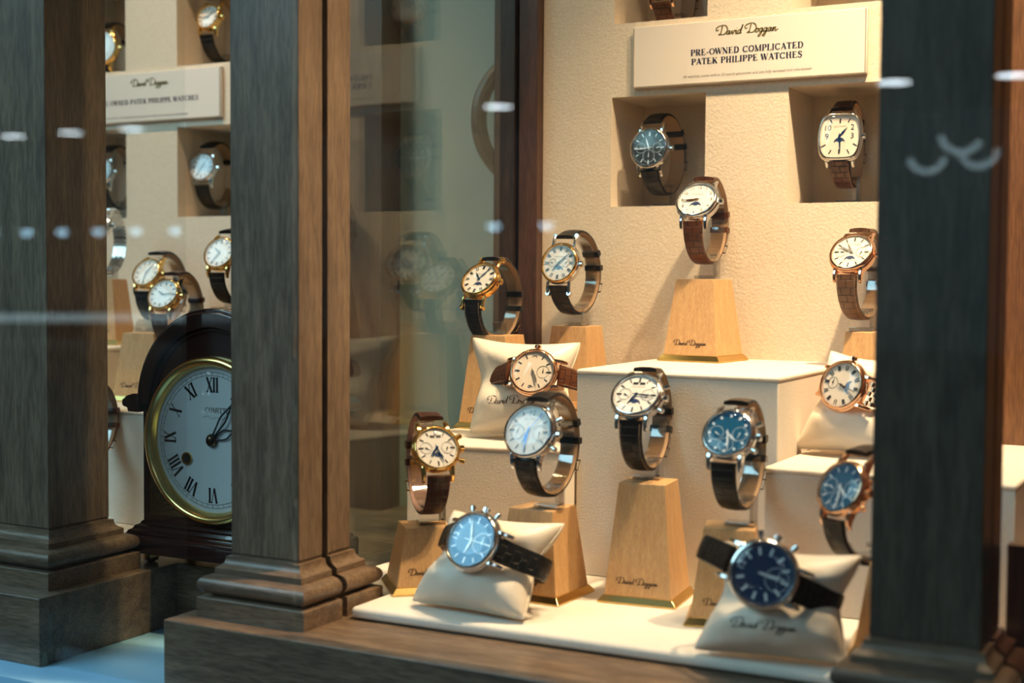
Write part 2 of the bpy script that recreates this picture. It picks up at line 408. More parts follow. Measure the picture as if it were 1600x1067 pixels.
def script_quads(width, wf=None, fat=1.0):
    """hand-written signature, lower-case x-height 1"""
    S = []
    def bigD(o):
        S.append([(o + .55, 2.35), (o + .45, 1.2), (o + .30, .15), (o + .1, .0)])
        S.append([(o + .1, .0), (o - .1, .12), (o + .35, .22), (o + 1.0, .0), (o + 1.75, .35), (o + 2.15, 1.2), (o + 1.7, 2.15), (o + .7, 2.55), (o - .6, 2.25), (o - 1.1, 1.65), (o - .8, 1.15), (o - .35, 1.35)])
    def a(o):
        S.append([(o + .75, .85), (o + .45, 1.0), (o + .1, .7), (o + .05, .25), (o + .3, .0), (o + .6, .3), (o + .82, .95), (o + .75, .3), (o + .9, .02), (o + 1.25, .35)])
    def v(o): S.append([(o, .3), (o + .2, .9), (o + .3, .5), (o + .4, .0), (o + .7, .35), (o + .85, .95), (o + 1.2, .8)])
    def i(o):
        S.append([(o, .5), (o + .25, .95), (o + .2, .3), (o + .35, .0), (o + .75, .35)]); S.append([(o + .36, 1.45), (o + .40, 1.55)])
    def d(o):
        S.append([(o + .7, .85), (o + .4, 1.0), (o + .05, .6), (o + .1, .1), (o + .4, .05), (o + .75, .6), (o + 1.15, 2.3), (o + .85, 1.0), (o + .85, .15), (o + 1.2, .1)])
    def oo(o): S.append([(o + .5, 1.0), (o + .1, .7), (o + .1, .15), (o + .45, .0), (o + .8, .45), (o + .6, .98), (o + .75, .85), (o + 1.15, .8)])
    def g(o):
        S.append([(o + .75, .85), (o + .4, 1.0), (o + .05, .6), (o + .2, .05), (o + .55, .2), (o + .85, .95), (o + .6, -.5), (o + .2, -1.15), (o - .1, -.95), (o + .3, -.4), (o + 1.2, .3)])
    def n(o): S.append([(o, .3), (o + .2, .95), (o + .15, .0), (o + .5, .85), (o + .75, .9), (o + .75, .1), (o + 1.0, .05), (o + 1.6, .45)])
    bigD(1.2); a(3.3); v(4.55); i(5.7); d(6.4)
    bigD(9.3); oo(11.4); g(12.5); g(13.7); a(14.9); n(16.1)
    out = []; k = width / 17.6
    for st in S:
        pts = [((x + .18 * y) * k - width / 2, y * k) for x, y in catmull_xy(st, 6)]
        for q in ribbon2d(pts, lambda dd, t: fat * k * (.13 + .16 * abs(dd[1]))): out.append(q)
    return out
def quads_mesh(mb, quads, f, mi=0):
    for q in quads: mb.add([f(a, b) for a, b in q], [(0, 1, 2, 3)], mi)
_tc = {}
def text_polys(body, size, shear=0.0):
    key = (body, size, shear)
    if key in _tc: return _tc[key]
    c = bpy.data.curves.new('t', 'FONT'); c.body = body; c.size = size; c.shear = shear; c.align_x = 'CENTER'; c.align_y = 'CENTER'; c.resolution_u = 3
    o = bpy.data.objects.new('t', c); COL.objects.link(o)
    dg = bpy.context.evaluated_depsgraph_get(); dg.update()
    me = bpy.data.meshes.new_from_object(o.evaluated_get(dg))
    res = ([tuple(v.co) for v in me.vertices], [tuple(p.vertices) for p in me.polygons])
    bpy.data.objects.remove(o); bpy.data.curves.remove(c); bpy.data.meshes.remove(me)
    _tc[key] = res
    return res
def add_text(mb, body, size, f, shear=0.0, mi=0):
    vs, fs = text_polys(body, size, shear)
    mb.add([f(v[0], v[1]) for v in vs], fs, mi)

# ================================================================= SETTING
BZ = -0.0095      # top of the wooden base
FZ = -0.065       # stone ledge outside
WY = 1.255        # face of the suede back panel

def panel_with_niches(name, x0, x1, z0, z1, holes, depth=.085):
    mb = MB()
    xs = sorted({x0, x1, *[h[0] for h in holes], *[h[1] for h in holes]})
    zs = sorted({z0, z1, *[h[2] for h in holes], *[h[3] for h in holes]})
    for i in range(len(xs) - 1):
        for j in range(len(zs) - 1):
            cx, cz = (xs[i] + xs[i + 1]) / 2, (zs[j] + zs[j + 1]) / 2
            if any(h[0] < cx < h[1] and h[2] < cz < h[3] for h in holes): continue
            mb.add([(xs[i], WY, zs[j]), (xs[i + 1], WY, zs[j]), (xs[i + 1], WY, zs[j + 1]), (xs[i], WY, zs[j + 1])], [(0, 1, 2, 3)])
    for (a, b, c, d) in holes:
        q = WY + depth
        mb.add([(a, WY, c), (b, WY, c), (b, WY, d), (a, WY, d), (a, q, c), (b, q, c), (b, q, d), (a, q, d)],
               [(0, 1, 5, 4), (1, 2, 6, 5), (2, 3, 7, 6), (3, 0, 4, 7), (4, 5, 6, 7)])
    q = WY + depth + .01
    mb.add([(x0, WY, z0), (x1, WY, z0), (x1, WY, z1), (x0, WY, z1), (x0, q, z0), (x1, q, z0), (x1, q, z1), (x0, q, z1)],
           [(0, 1, 5, 4), (1, 2, 6, 5), (2, 3, 7, 6), (3, 0, 4, 7), (4, 5, 6, 7)])
    return structure(name, mb, WALLFELT, smooth=0)
panel_with_niches('wall_back', -.6427, -.198, BZ, 1.05, [(-.5665, -.4678, .3205, .4285), (-.3865, -.2865, .3205, .4285), (-.5645, -.4672, .5005, .6085), (-.3850, -.2850, .5005, .6085)])
panel_with_niches('wall_back_left', -1.50, -.94, BZ, 1.05, [(-1.312, -1.2124, .319, .4275), (-1.131, -1.031, .319, .4255), (-1.312, -1.2124, .497, .605), (-1.131, -1.031, .497, .605)])

mb = MB(); mb.box(-1.62, .778, FZ, -.848, 1.36, BZ)
mb.box(-.8485, .938, FZ, -.717, 1.36, BZ)
b1 = mesh_obj('window_base', mb, WALNUT_H, bevel=.0008)
tag(b1, 'dark walnut plinth of the left-hand window under the clock, on the pale blue ledge', 'plinth')
c = onz(66, 936.5, BZ)
mb = MB(); mb.prism([(-.0012, 0), (.0065, 0), (.0045, .0115), (.001, .0115)], 0, .0004, 0, MX.Translation((-.8478, .7800, FZ)) @ MX(((0, 0, 1, 0), (1, 0, 0, 0), (0, 1, 0, 0), (0, 0, 0, 1))))
p = mesh_obj('chipped_veneer', mb, simple('chip', (0.25, 0.22, 0.15), .8), b1, smooth=0); p['label'] = 'pale chip in the veneer at the bottom corner'
mb = MB(); mb.box(-.7172, .778, FZ - .1, .25, 1.36, BZ)
tag(mesh_obj('window_base', mb, WALNUT_H, bevel=.0010), 'walnut plinth of the right-hand window carrying the middle and right pillars', 'plinth')
fe = onz(40, 1064, FZ).y
mb = MB(); mb.box(-3.0, fe, FZ - .03, -.7172, 1.36, FZ)
structure('floor', mb, FLOORM, smooth=0)

# ---- pillars
PROF = [(.0186, BZ), (.0186, .0046), (.0178, .0054), (.0100, .0058), (.0098, .0074)]
for k in range(9):
    a = -80 + 160 * k / 8
    PROF.append((.0105 + .0082 * cos(R_(a)), .0145 + .0072 * sin(R_(a))))
PROF += [(.0088, .0222), (.0088, .0268), (.0078, .0276), (.0055, .0288), (.0036, .0308), (.0029, .0335), (.0028, .0352), (-.0006, .0354), (-.0006, .0372), (.0, .0374)]
def pillar(label, x0, x1, y0, y1, fl, mat):
    l, r, f, b = fl
    e = empty('wooden_pillar', ((x0 + x1) / 2, (y0 + y1) / 2, BZ))
    off = MX.Translation((-(x0 + x1) / 2, -(y0 + y1) / 2, -BZ))
    mb = MB(); rs = []
    for d, z in PROF:
        rs.append([(x0 - d * l, y0 - d * f, z), (x1 + d * r, y0 - d * f, z), (x1 + d * r, y1 + d * b, z), (x0 - d * l, y1 + d * b, z)])
    mb.rings(rs); mb.xf(off)
    mesh_obj('moulded_base', mb, mat[1], e, smooth=30)
    mb = MB(); mb.box(x0, y0, .0374, x1, y1, 1.05); mb.xf(off)
    mesh_obj('shaft', mb, mat[0], e, bevel=.0006)
    return tag(e, label, 'pillar', 'square wooden window pillars')
WM = (WALNUT, WALNUT_H)
pillar('square walnut pillar in front of the clock, right half of its face, middle of the picture', -.6845, -.6204, .8175, .8470, (1, 1, 1, 0), WM)
pillar('narrow orange-lit rear post just behind the middle pillar, beside the white display floor', -.6845, -.6204, .8535, .8832, (0, 1, 0, 1), WM)
pillar('dark walnut pillar at the far left edge, left of the clock', -.960, -.8800, .8185, .8870, (1, 1, 1, 1), WM)
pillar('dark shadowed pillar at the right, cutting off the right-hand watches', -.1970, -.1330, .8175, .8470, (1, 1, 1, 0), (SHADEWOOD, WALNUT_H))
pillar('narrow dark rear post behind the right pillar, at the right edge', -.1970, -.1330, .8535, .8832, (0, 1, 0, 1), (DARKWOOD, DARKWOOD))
mb = MB(); mb.box(-.1325, .905, 0.0003, -.062, .915, ony(1575, 850, .905).z)
structure('trim_6', mb, DARKWOOD, bevel=.0008)
mb = MB(); mb.box(-.684, .8470, BZ, -.628, .8535, 1.05)
structure('trim_1', mb, BLACKGAP, smooth=0)

# ---- glass
mb = MB()
for (a, b, z) in ((-1.62, -.848, BZ), (-.848, -.7185, FZ)): mb.box(a, .7865, z, b, .7905, 1.05)
mb2 = MB(); mb2.prism([(-1.62, BZ), (-.847, BZ), (-.847, FZ), (-.7180, FZ), (-.7180, BZ), (-.7045, BZ), (-.7045, 1.05), (-1.62, 1.05)], -.7905, -.7865, 0, MX(((1, 0, 0, 0), (0, 0, -1, 0), (0, 1, 0, 0), (0, 0, 0, 1))))
structure('window_1', mb2, GLASS, smooth=0)
mb = MB(); mb.box(-.6020, .7865, BZ, .20, .7905, 1.05)
structure('window_2', mb, GLASS, smooth=0)
mb = MB(); mb.box(-.6690, .8845, BZ, -.6650, 1.26, 1.05)
structure('window_3', mb, SIDEGLASS, smooth=0)

# ---- frames, doors, ceilings
mb = MB(); mb.box(-.6645, 1.243, BZ, -.6432, 1.275, 1.05)
structure('trim_2', mb, DARKWOOD, bevel=.0006)
mb = MB(); mb.box(-.6935, 1.243, BZ, -.6695, 1.275, 1.05)
structure('trim_3', mb, DARKWOOD, bevel=.0006)
mb = MB(); mb.box(-.1975, 1.243, BZ, -.06, 1.275, 1.05)
structure('trim_4', mb, ORANGEWOOD, bevel=.0006)
mb = MB(); mb.box(-.06, .80, BZ, -.045, 1.275, 1.05)
structure('wall_right', mb, ORANGEWOOD)
mb = MB(); mb.box(-.939, 1.262, FZ, -.845, 1.30, 1.05)
structure('trim_5', mb, DARKWOOD)  # dark panel added in place of a wood reflection in the side glass
mb = MB(); mb.box(-.850, 1.300, FZ, -.694, 1.33, 1.05)
structure('door_1', mb, DOORM)
hp = catmull([(-.700, 1.299, .475), (-.710, 1.285, .470), (-.724, 1.275, .445), (-.728, 1.272, .415), (-.722, 1.275, .385), (-.708, 1.285, .362), (-.700, 1.299, .350)], 6)
mb = MB(); mb.tube(hp, .0085, 10)
tag(mesh_obj('curved_rod', mb, RODM), 'dark curved handle on the pale door behind the glass', 'rod')  # dark curved tube in front of the pale door
mb = MB(); mb.box(-1.62, .80, 1.05, .02, 1.36, 1.07)
structure('ceiling', mb, CEILM, smooth=0)
mb = MB(); mb.box(-1.62, .80, BZ, -1.60, 1.36, 1.05)
structure('wall_left', mb, DARKWOOD, smooth=0)

mb = MB(); mb.box(-32, -24, 3.3, 6, .70, 3.4)
structure('ceiling_arcade', mb, simple('arcade_ceiling', (0.5, 0.55, 0.58), .8), smooth=0)
mb = MB(); mb.box(-32, -24, -1.15, 6, .70, -1.05)
structure('floor_arcade', mb, simple('arcade_floor', (0.10, 0.12, 0.13), .4), smooth=0)
# lamps of the arcade behind the viewer (they reflect in the panes)
def ceiling_lamp(x, y, z, r, i):
    e = empty('ceiling_lamp', (x, y, z))
    mb = MB(); mb.lathe([(r, 0), (r * 1.15, .0), (r * 1.15, .05), (r * .9, .06)], 24, cap1=True); mesh_obj('housing', mb, STEEL, e)
    mb = MB(); mb.lathe([(r * .98, .002), (r * .98, .006)], 24, cap0=True, cap1=True); mesh_obj('diffuser', mb, LAMPGLOW, e)
    tag(e, 'round ceiling downlight of the arcade, mirrored in the shop window', 'lamp', 'arcade ceiling downlights')

def mirrored(px, py, yv):
    q = ony(px, py, yv); return V((q.x, 2 * .7885 - q.y, q.z))
def seen(q):
    d = V((q.x, 2 * .7885 - q.y, q.z)) - CPOS; px = 800 + F_PX * d.dot(CR) / d.dot(CF)
    return px < 366 or 735 < px < 880 or px > 1375
p0, p1 = mirrored(20, 213, 14), mirrored(110, 208, 14)
for i in range(17):
    q = p0 + (p1 - p0) * i
    if not seen(q): continue
    ceiling_lamp(q.x, q.y, p0.z, .17, i)
r0, r1 = mirrored(42, 362, 22), mirrored(97, 362, 22)
for i in range(-1, 13):
    q = r0 + (r1 - r0) * i
    if not seen(q): continue
    e = empty('spot_lamp', (q.x, q.y, r0.z))
    mb = MB(); mb.lathe([(.10, .03), (.115, .03), (.16, .16), (.10, .22)], 20, cap0=True, cap1=True); mesh_obj('housing', mb, STEEL, e)
    mb = MB(); mb.lathe([(.001, .11), (.09, .08), (.13, 0), (.09, -.08), (.001, -.11)], 20); mesh_obj('bulb', mb, LAMPBLUE, e)
    tag(e, 'small pale blue globe lamp in a long row across the arcade, mirrored in the panes', 'lamp', 'globe lamps across the arcade')
a_, b_ = mirrored(-60, 497, 20), mirrored(440, 495, 20)
e = empty('strip_lamp', a_)
mb = MB(); mb.tube([V((0, 0, 0)), b_ - a_], .075, 8); mesh_obj('tube', mb, LAMPDIM, e)
mb = MB(); d_ = (b_ - a_); mb.box(-.05, -.25, .08, d_.x, -.1, .14); mesh_obj('rail', mb, STEEL, e)
tag(e, 'long pale strip light across the arcade, mirrored low in the left pane', 'lamp')
for (px, py, r, a0, a1) in ((1449, 240, 26, 195, 345), (1503, 205, 30, 190, 330), (1530, 232, 26, 185, 355)):
    q = mirrored(px, py, 9.0 + (px == 1530) * .25); rr = r / F_PX * 9.4
    e = empty('ring_lamp', q)
    mb = MB(); mb.tube([V((rr * cos(R_(a)), 0, rr * sin(R_(a)))) for a in range(a0, a1 + 1, 10)], .020, 8); mesh_obj('light_tube', mb, LAMPDIM, e)
    mb = MB(); mb.tube([V((0, 0, -rr)), V((0, -.02, 1.2))], .006, 6); mesh_obj('hanger', mb, STEEL, e)
    tag(e, 'curved hanging lamp of the arcade, mirrored over the dark right pillar', 'lamp', 'curved hanging lamps')

# ---- display furniture
def slab(name, poly, z0, z1, mat, label, cat, group=None, r=.003, lid=True):
    cx = sum(p[0] for p in poly) / len(poly); cy = sum(p[1] for p in poly) / len(poly)
    e = empty(name, (cx, cy, z0))
    pl = [(p[0] - cx, p[1] - cy) for p in poly]
    if lid:
        t = .0045
        def inset(k): 
            return [(p[0] - k * (1 if p[0] > 0 else -1), p[1] - k * (1 if p[1] > 0 else -1)) for p in pl]
        mb = MB(); mb.prism(inset(.0006), 0, z1 - z0 - t); mesh_obj('body', mb, mat, e, bevel=.0012, seg=3)
        mb = MB(); mb.prism(pl, z1 - z0 - t, z1 - z0); mesh_obj('lid', mb, mat, e, bevel=.0019, seg=3)
    else:
        mb = MB(); mb.prism(pl, 0, z1 - z0); mesh_obj('padded_top', mb, mat, e, bevel=r, seg=4)
    return tag(e, label, cat, group)
slab('display_platform', [(-.5955, .848), (-.075, .856), (-.075, 1.2545), (-.6640, 1.2545), (-.6640, .905), (-.5955, .905)], BZ + .0008, 0, PLATFELT, 'low white suede platform covering the floor of the right-hand window', 'platform', r=.0035, lid=False)
slab('display_block', [(-.4984, 1.037), (-.3230, 1.037), (-.3230, 1.2545), (-.4984, 1.2545)], 0.0002, .1735, BLOCKFELT, 'tall cream suede block in the centre, under the moonphase watch', 'display block', 'suede display blocks')
a = R_(11.6)
slab('display_block', [(-.6385, .992), (-.4990, 1.0206), (-.4990, 1.2545), (-.6635, 1.2545), (-.6625, 1.10)], 0.0002, .107, BLOCKFELT, 'lower cream suede block on the left, under the brown-strapped cushion watch', 'display block', 'suede display blocks')
slab('display_block', [(-.3225, 1.000), (-.141, 1.000), (-.141, 1.2545), (-.3225, 1.2545)], 0.0002, .108, BLOCKFELT, 'lower cream suede block on the right, partly behind the dark pillar', 'display block', 'suede display blocks')
slab('display_platform', [(-1.595, .955), (-.92, .955), (-.92, 1.2545), (-1.595, 1.2545)], BZ + .0002, 0, PLATFELT, 'low pale suede platform behind the clock in the left-hand window', 'platform', lid=False)
slab('display_block', [(-1.58, 1.0186), (-.945, 1.0186), (-.945, 1.2545), (-1.58, 1.2545)], 0.0002, .115, BLOCKFELT, 'lower pale suede step left of the clock', 'display block', 'suede steps of the left-hand window')
slab('display_block', [(-1.57, 1.088), (-1.105, 1.088), (-1.105, 1.2545), (-1.57, 1.2545)], .1152, .170, BLOCKFELT, 'upper pale suede step left of the clock, against the back wall', 'display block', 'suede steps of the left-hand window')

# ---- signs
def sign(x0, x1, z0, z1, lines, logo, small, label):
    e = empty('sign_board', ((x0 + x1) / 2, WY - .003, z0))
    W, Hh = x1 - x0, z1 - z0
    mb = MB(); mb.box(-W / 2, -.0025, 0, W / 2, .0025, Hh); mesh_obj('board', mb, CARD, e, bevel=.0005)
    y = -.0028
    mb = MB()
    for (a, b, c, d) in ((-W / 2 + .0008, -W / 2 + .0016, .0008, Hh - .0008), (W / 2 - .0016, W / 2 - .0008, .0008, Hh - .0008), (-W / 2, W / 2, .0006, .0014)):
        mb.box(a, y - .0001, c, b, y + .0004, d)
    mesh_obj('gilt_edge', mb, CARDEDGE, e, smooth=0)
    cx, cz, w = logo
    mb = MB(); quads_mesh(mb, script_quads(w, fat=1.25), lambda a, b: (cx + a, y, cz + b)); mesh_obj('signature', mb, GOLDINK, e, smooth=0)
    mb = MB()
    for (t, cx, cz, wd) in lines:
        q, w = serif_quads(t, .0057, .06); k = wd / w
        quads_mesh(mb, q, lambda a, b: (cx + a * k, y, cz + b))
    mesh_obj('headline', mb, NAVYINK, e, smooth=0)
    t, cx, cz, wd = small
    vs, fs = text_polys(t, .0040, .35)
    w = max(v[0] for v in vs) - min(v[0] for v in vs); k = wd / w
    mb = MB(); mb.add([(cx + v[0] * k, y, cz + v[1] * .85) for v in vs], fs); mesh_obj('small_print', mb, GREYINK, e, smooth=0)
    return tag(e, label, 'sign', 'signs above the niches')
sx0, sx1, sz0 = -.542, -.313, .4355; scx = (sx0 + sx1) / 2
def sp(px, py): q = ony(px, py, WY - .006); return q.x - scx, q.z - sz0
L1a, L1b = sp(1079, 81), sp(1256, 71); L2a, L2b = sp(1080, 95), sp(1254, 86)
la, lb = sp(1117, 51), sp(1215, 46); ma, mbb = sp(1066, 119), sp(1268, 108)
sign(sx0, sx1, sz0, .4945, [('PRE-OWNED COMPLICATED', (L1a[0] + L1b[0]) / 2, (L1a[1] + L1b[1]) / 2 - .0028, L1b[0] - L1a[0]), ('PATEK PHILIPPE WATCHES', (L2a[0] + L2b[0]) / 2, (L2a[1] + L2b[1]) / 2 - .0028, L2b[0] - L2a[0])],
     ((la[0] + lb[0]) / 2, (la[1] + lb[1]) / 2 - .0015, lb[0] - la[0]),
     ('All watches come with a 12 month guarantee and are fully serviced and refurbished', (ma[0] + mbb[0]) / 2, (ma[1] + mbb[1]) / 2, mbb[0] - ma[0]),
     'cream sign with a two-line dark blue heading, above the right-hand niches')
sx1 = ony(345, 150, WY - .005).x; sx0 = sx1 - .229; scx = (sx0 + sx1) / 2; sz0 = .4335
e1, e2 = sp(175, 160), sp(310, 154); lg = (sp(203, 133), sp(262, 131)); sm = (sp(175, 184), sp(293, 178))
wfull = (e2[0] - e1[0]) * 32 / 27.6
sign(sx0, sx1, sz0, .4920, [('PRE-OWNED PATEK PHILIPPE WATCHES', e2[0] - wfull / 2, (e1[1] + e2[1]) / 2 - .0026, wfull)],
     ((lg[0][0] + lg[1][0]) / 2, (lg[0][1] + lg[1][1]) / 2 - .001, lg[1][0] - lg[0][0]),
     ('All watches come with a 12 month guarantee and are fully serviced and refurbished', sm[1][0] - .0775, (sm[0][1] + sm[1][1]) / 2, .155),
     'grey-looking sign with a one-line heading, between the two pillars on the left')

# ---- wooden stands
def stand(cx, cy, z0, h, yaw, label, base=.0535, top=.037, topd=None):
    e = empty('watch_stand', (cx, cy, z0 + .0002), (0, 0, R_(yaw)))
    topd = topd or top
    mb = MB(); B = base + .0085
    sq = lambda s, z, s2=None: [(-s / 2, -(s2 or s) / 2, z), (s / 2, -(s2 or s) / 2, z), (s / 2, (s2 or s) / 2, z), (-s / 2, (s2 or s) / 2, z)]
    mb.rings([sq(B, 0), sq(B, .0012), sq(base + .0015, .0058), sq(base + .0005, .0058)])
    mesh_obj('brass_foot', mb, BRASS, e, smooth=20, bevel=.0003)
    mb = MB(); mb.rings([sq(base, .0056), sq(top, h, topd)])
    mesh_obj('tapered_body', mb, BEECH, e, smooth=0, bevel=.0005)
    # signature burnt on the front face
    k0 = base / 2; sl = (base / 2 - topd / 2) / (h - .0056)
    zc = .0056 + .0095
    def f(a, b): z = zc + b; return (a - .001, -(k0 - sl * (z - .0056)) - .0002, z)
    mb = MB(); quads_mesh(mb, script_quads(.034, fat=1.3), f); mesh_obj('signature', mb, BURN, e, smooth=0)
    return tag(e, label, 'watch stand', 'tapered beech watch stands')
STANDS = {}
def S(key, *a, **k): STANDS[key] = (a[0], a[1], a[2] + a[3]); stand(*a, **k)
S('centre', -.4115, .9885, 0, .092, 6, 'tallest beech stand on the white platform, centre, in front of the big block')
S('top', -.4500, 1.2090, .1735, .0755, -6, 'beech stand on top of the tall central block', base=.0545, top=.0385)
S('chrono', -.4880, .9570, 0, .070, -2, 'beech stand right of the front cushion with its signature half hidden', top=.0385)
S('gold', -.5825, .9335, 0, .051, 42, 'small beech stand at the left, behind the front-left cushion, turned corner-on')
S('blue', -.3330, .9560, 0, .069, 16, 'beech stand half hidden behind the front-right cushion, below the blue-dial watch')
S('leftback', -.6325, 1.1430, .107, .088, 0, 'beech stand behind the upper left cushion, at its left edge')
S('back', -.5800, 1.2080, .107, .096, 0, 'beech stand behind the upper left cushion, at its right corner')
S('right', -.2950, 1.2130, .108, .096, 0, 'beech stand behind the cushion with the bracelet watch')
S('front_right', -.2060, .9350, 0, .060, 10, 'beech stand between the front-right cushion and the dark pillar')
S('side_lower', -1.0480, 1.1150, .1152, .0725, 12, 'beech stand just left of the clock top, signature showing')

# ---- cushions
def cushion(BL, BR, TR, TL, T, label, strap_v=0.15, pinch=.16, text=None, back=0.8):
    BL, BR, TR, TL = map(V, (BL, BR, TR, TL))
    O = (BL + BR) / 2
    nrm = (BR - BL).cross(TL - BL).normalized()
    if nrm.y > 0: nrm = -nrm
    nx, ny = 36, 30
    def uvp(u, v):
        pu = u * (1 - .13 * (1 - v * v) - pinch * .55 * math.exp(-((v - strap_v) / .40) ** 2)) * (1 - .03 * v ** 8 * u * u)
        pv = v * (1 - (.13 if v > 0 else .045) * (1 - u * u)) * (1 - .03 * u ** 8 * v * v)
        a, b = (pu + 1) / 2, (pv + 1) / 2
        return BL * (1 - a) * (1 - b) + BR * a * (1 - b) + TR * a * b + TL * (1 - a) * b
    def th(u, v):
        e = max(0, (1 - u * u)) * max(0, (1 - v * v))
        h = T * e ** .40
        h *= 1 - .42 * math.exp(-((v - strap_v) / .30) ** 2)
        h += T * .05 * sin(9 * u + 4 * v) * sin(7 * v - 3 * u) * e
        h += T * .08 * e * math.exp(-((abs(u) - .72) / .18) ** 2) * sin(11 * v + (2 if u > 0 else 0))
        return h
    def front(u, v, lift=0): return uvp(u, v) + nrm * (th(u, v) + lift)
    def bk(u, v): return uvp(u, v) - nrm * (th(u, v) * back)
    e = empty('watch_cushion', O)
    mb = MB(); idx = {}
    def cu(i, n): t = -1 + 2 * i / n; return sin(t * pi / 2)
    for s_ in (0, 1):
        for j in range(ny + 1):
            for i in range(nx + 1):
                edge = i in (0, nx) or j in (0, ny)
                if s_ == 1 and edge: idx[(1, i, j)] = idx[(0, i, j)]; continue
                u, v = cu(i, nx), cu(j, ny)
                idx[(s_, i, j)] = len(mb.v); mb.v.append((front if s_ == 0 else bk)(u, v) - O)
    for s_ in (0, 1):
        for j in range(ny):
            for i in range(nx):
                q = [idx[(s_, i, j)], idx[(s_, i + 1, j)], idx[(s_, i + 1, j + 1)], idx[(s_, i, j + 1)]]
                if s_: q = q[::-1]
                mb.f.append(q); mb.m.append(0)
    mesh_obj('leather_cover', mb, CUSHION, e, smooth=80)
    rim = [uvp(cu(i, nx), -1) - O for i in range(nx)] + [uvp(1, cu(j, ny)) - O for j in range(ny)] + [uvp(cu(nx - i, nx), 1) - O for i in range(nx)] + [uvp(-1, cu(ny - j, ny)) - O for j in range(ny)]
    mb = MB(); mb.tube(rim, .0011, 6, closed=True); mesh_obj('piping', mb, PIPING, e, smooth=80)
    if text:
        uc, vc, w, ds = text
        W = (BR - BL).length / 2; Hh = (TL - BL).length / 2
        mb = MB()
        for q in script_quads(w, fat=1.2):
            if ds and random.random() < ds: continue
            mb.add([front(uc + a / W, vc + b / Hh, .0003) - O for a, b in q], [(0, 1, 2, 3)])
        mesh_obj('signature', mb, BURN, e, smooth=0)
    tag(e, label, 'cushion', 'ivory leather watch cushions')
    return front, nrm, O

# ---------------------------------------------------------------- watches
S35, C35 = sin(R_(35)), cos(R_(35))
def wconv(pts):
    out = []
    for (y, z) in pts:
        dy, dz = y + .018, z - .055
        out.append((dy * S35 + dz * C35, -dy * C35 + dz * S35))
    return out
STANDLOOP = wconv([(-.0298, .0372), (-.0282, .022), (-.0190, .0075), (-.0020, .0000), (.0170, .0022), (.0320, .0130), (.0400, .030), (.0395, .048), (.0310, .0635), (.0150, .0735), (-.0030, .0735)])
def cushloop(hw, dp):
    c = [(hw * cos(R_(a)), -.012 - (dp - .012) / 2 + ((dp - .012) / 2 + .003) * sin(R_(a))) for a in (38, 14, -12, -40, -65, -90, -115, -140, -168, -194, -218)]
    return [(-.0214, -.0028)] + [(-x, y) for x, y in c] + [(.0214, -.0028)]
def tonneau(a, r):
    n = 7.0; c, s = cos(a), sin(a)
    k = (abs(c) ** n + abs(s) ** n) ** (-1 / n)
    x, y = r * .93 * k * c, r * 1.05 * k * s
    return x * (1.04 - .20 * (y / (r * 1.05)) ** 2), y * (1.02 - .05 * (x / r) ** 2)
LOWEST = {}
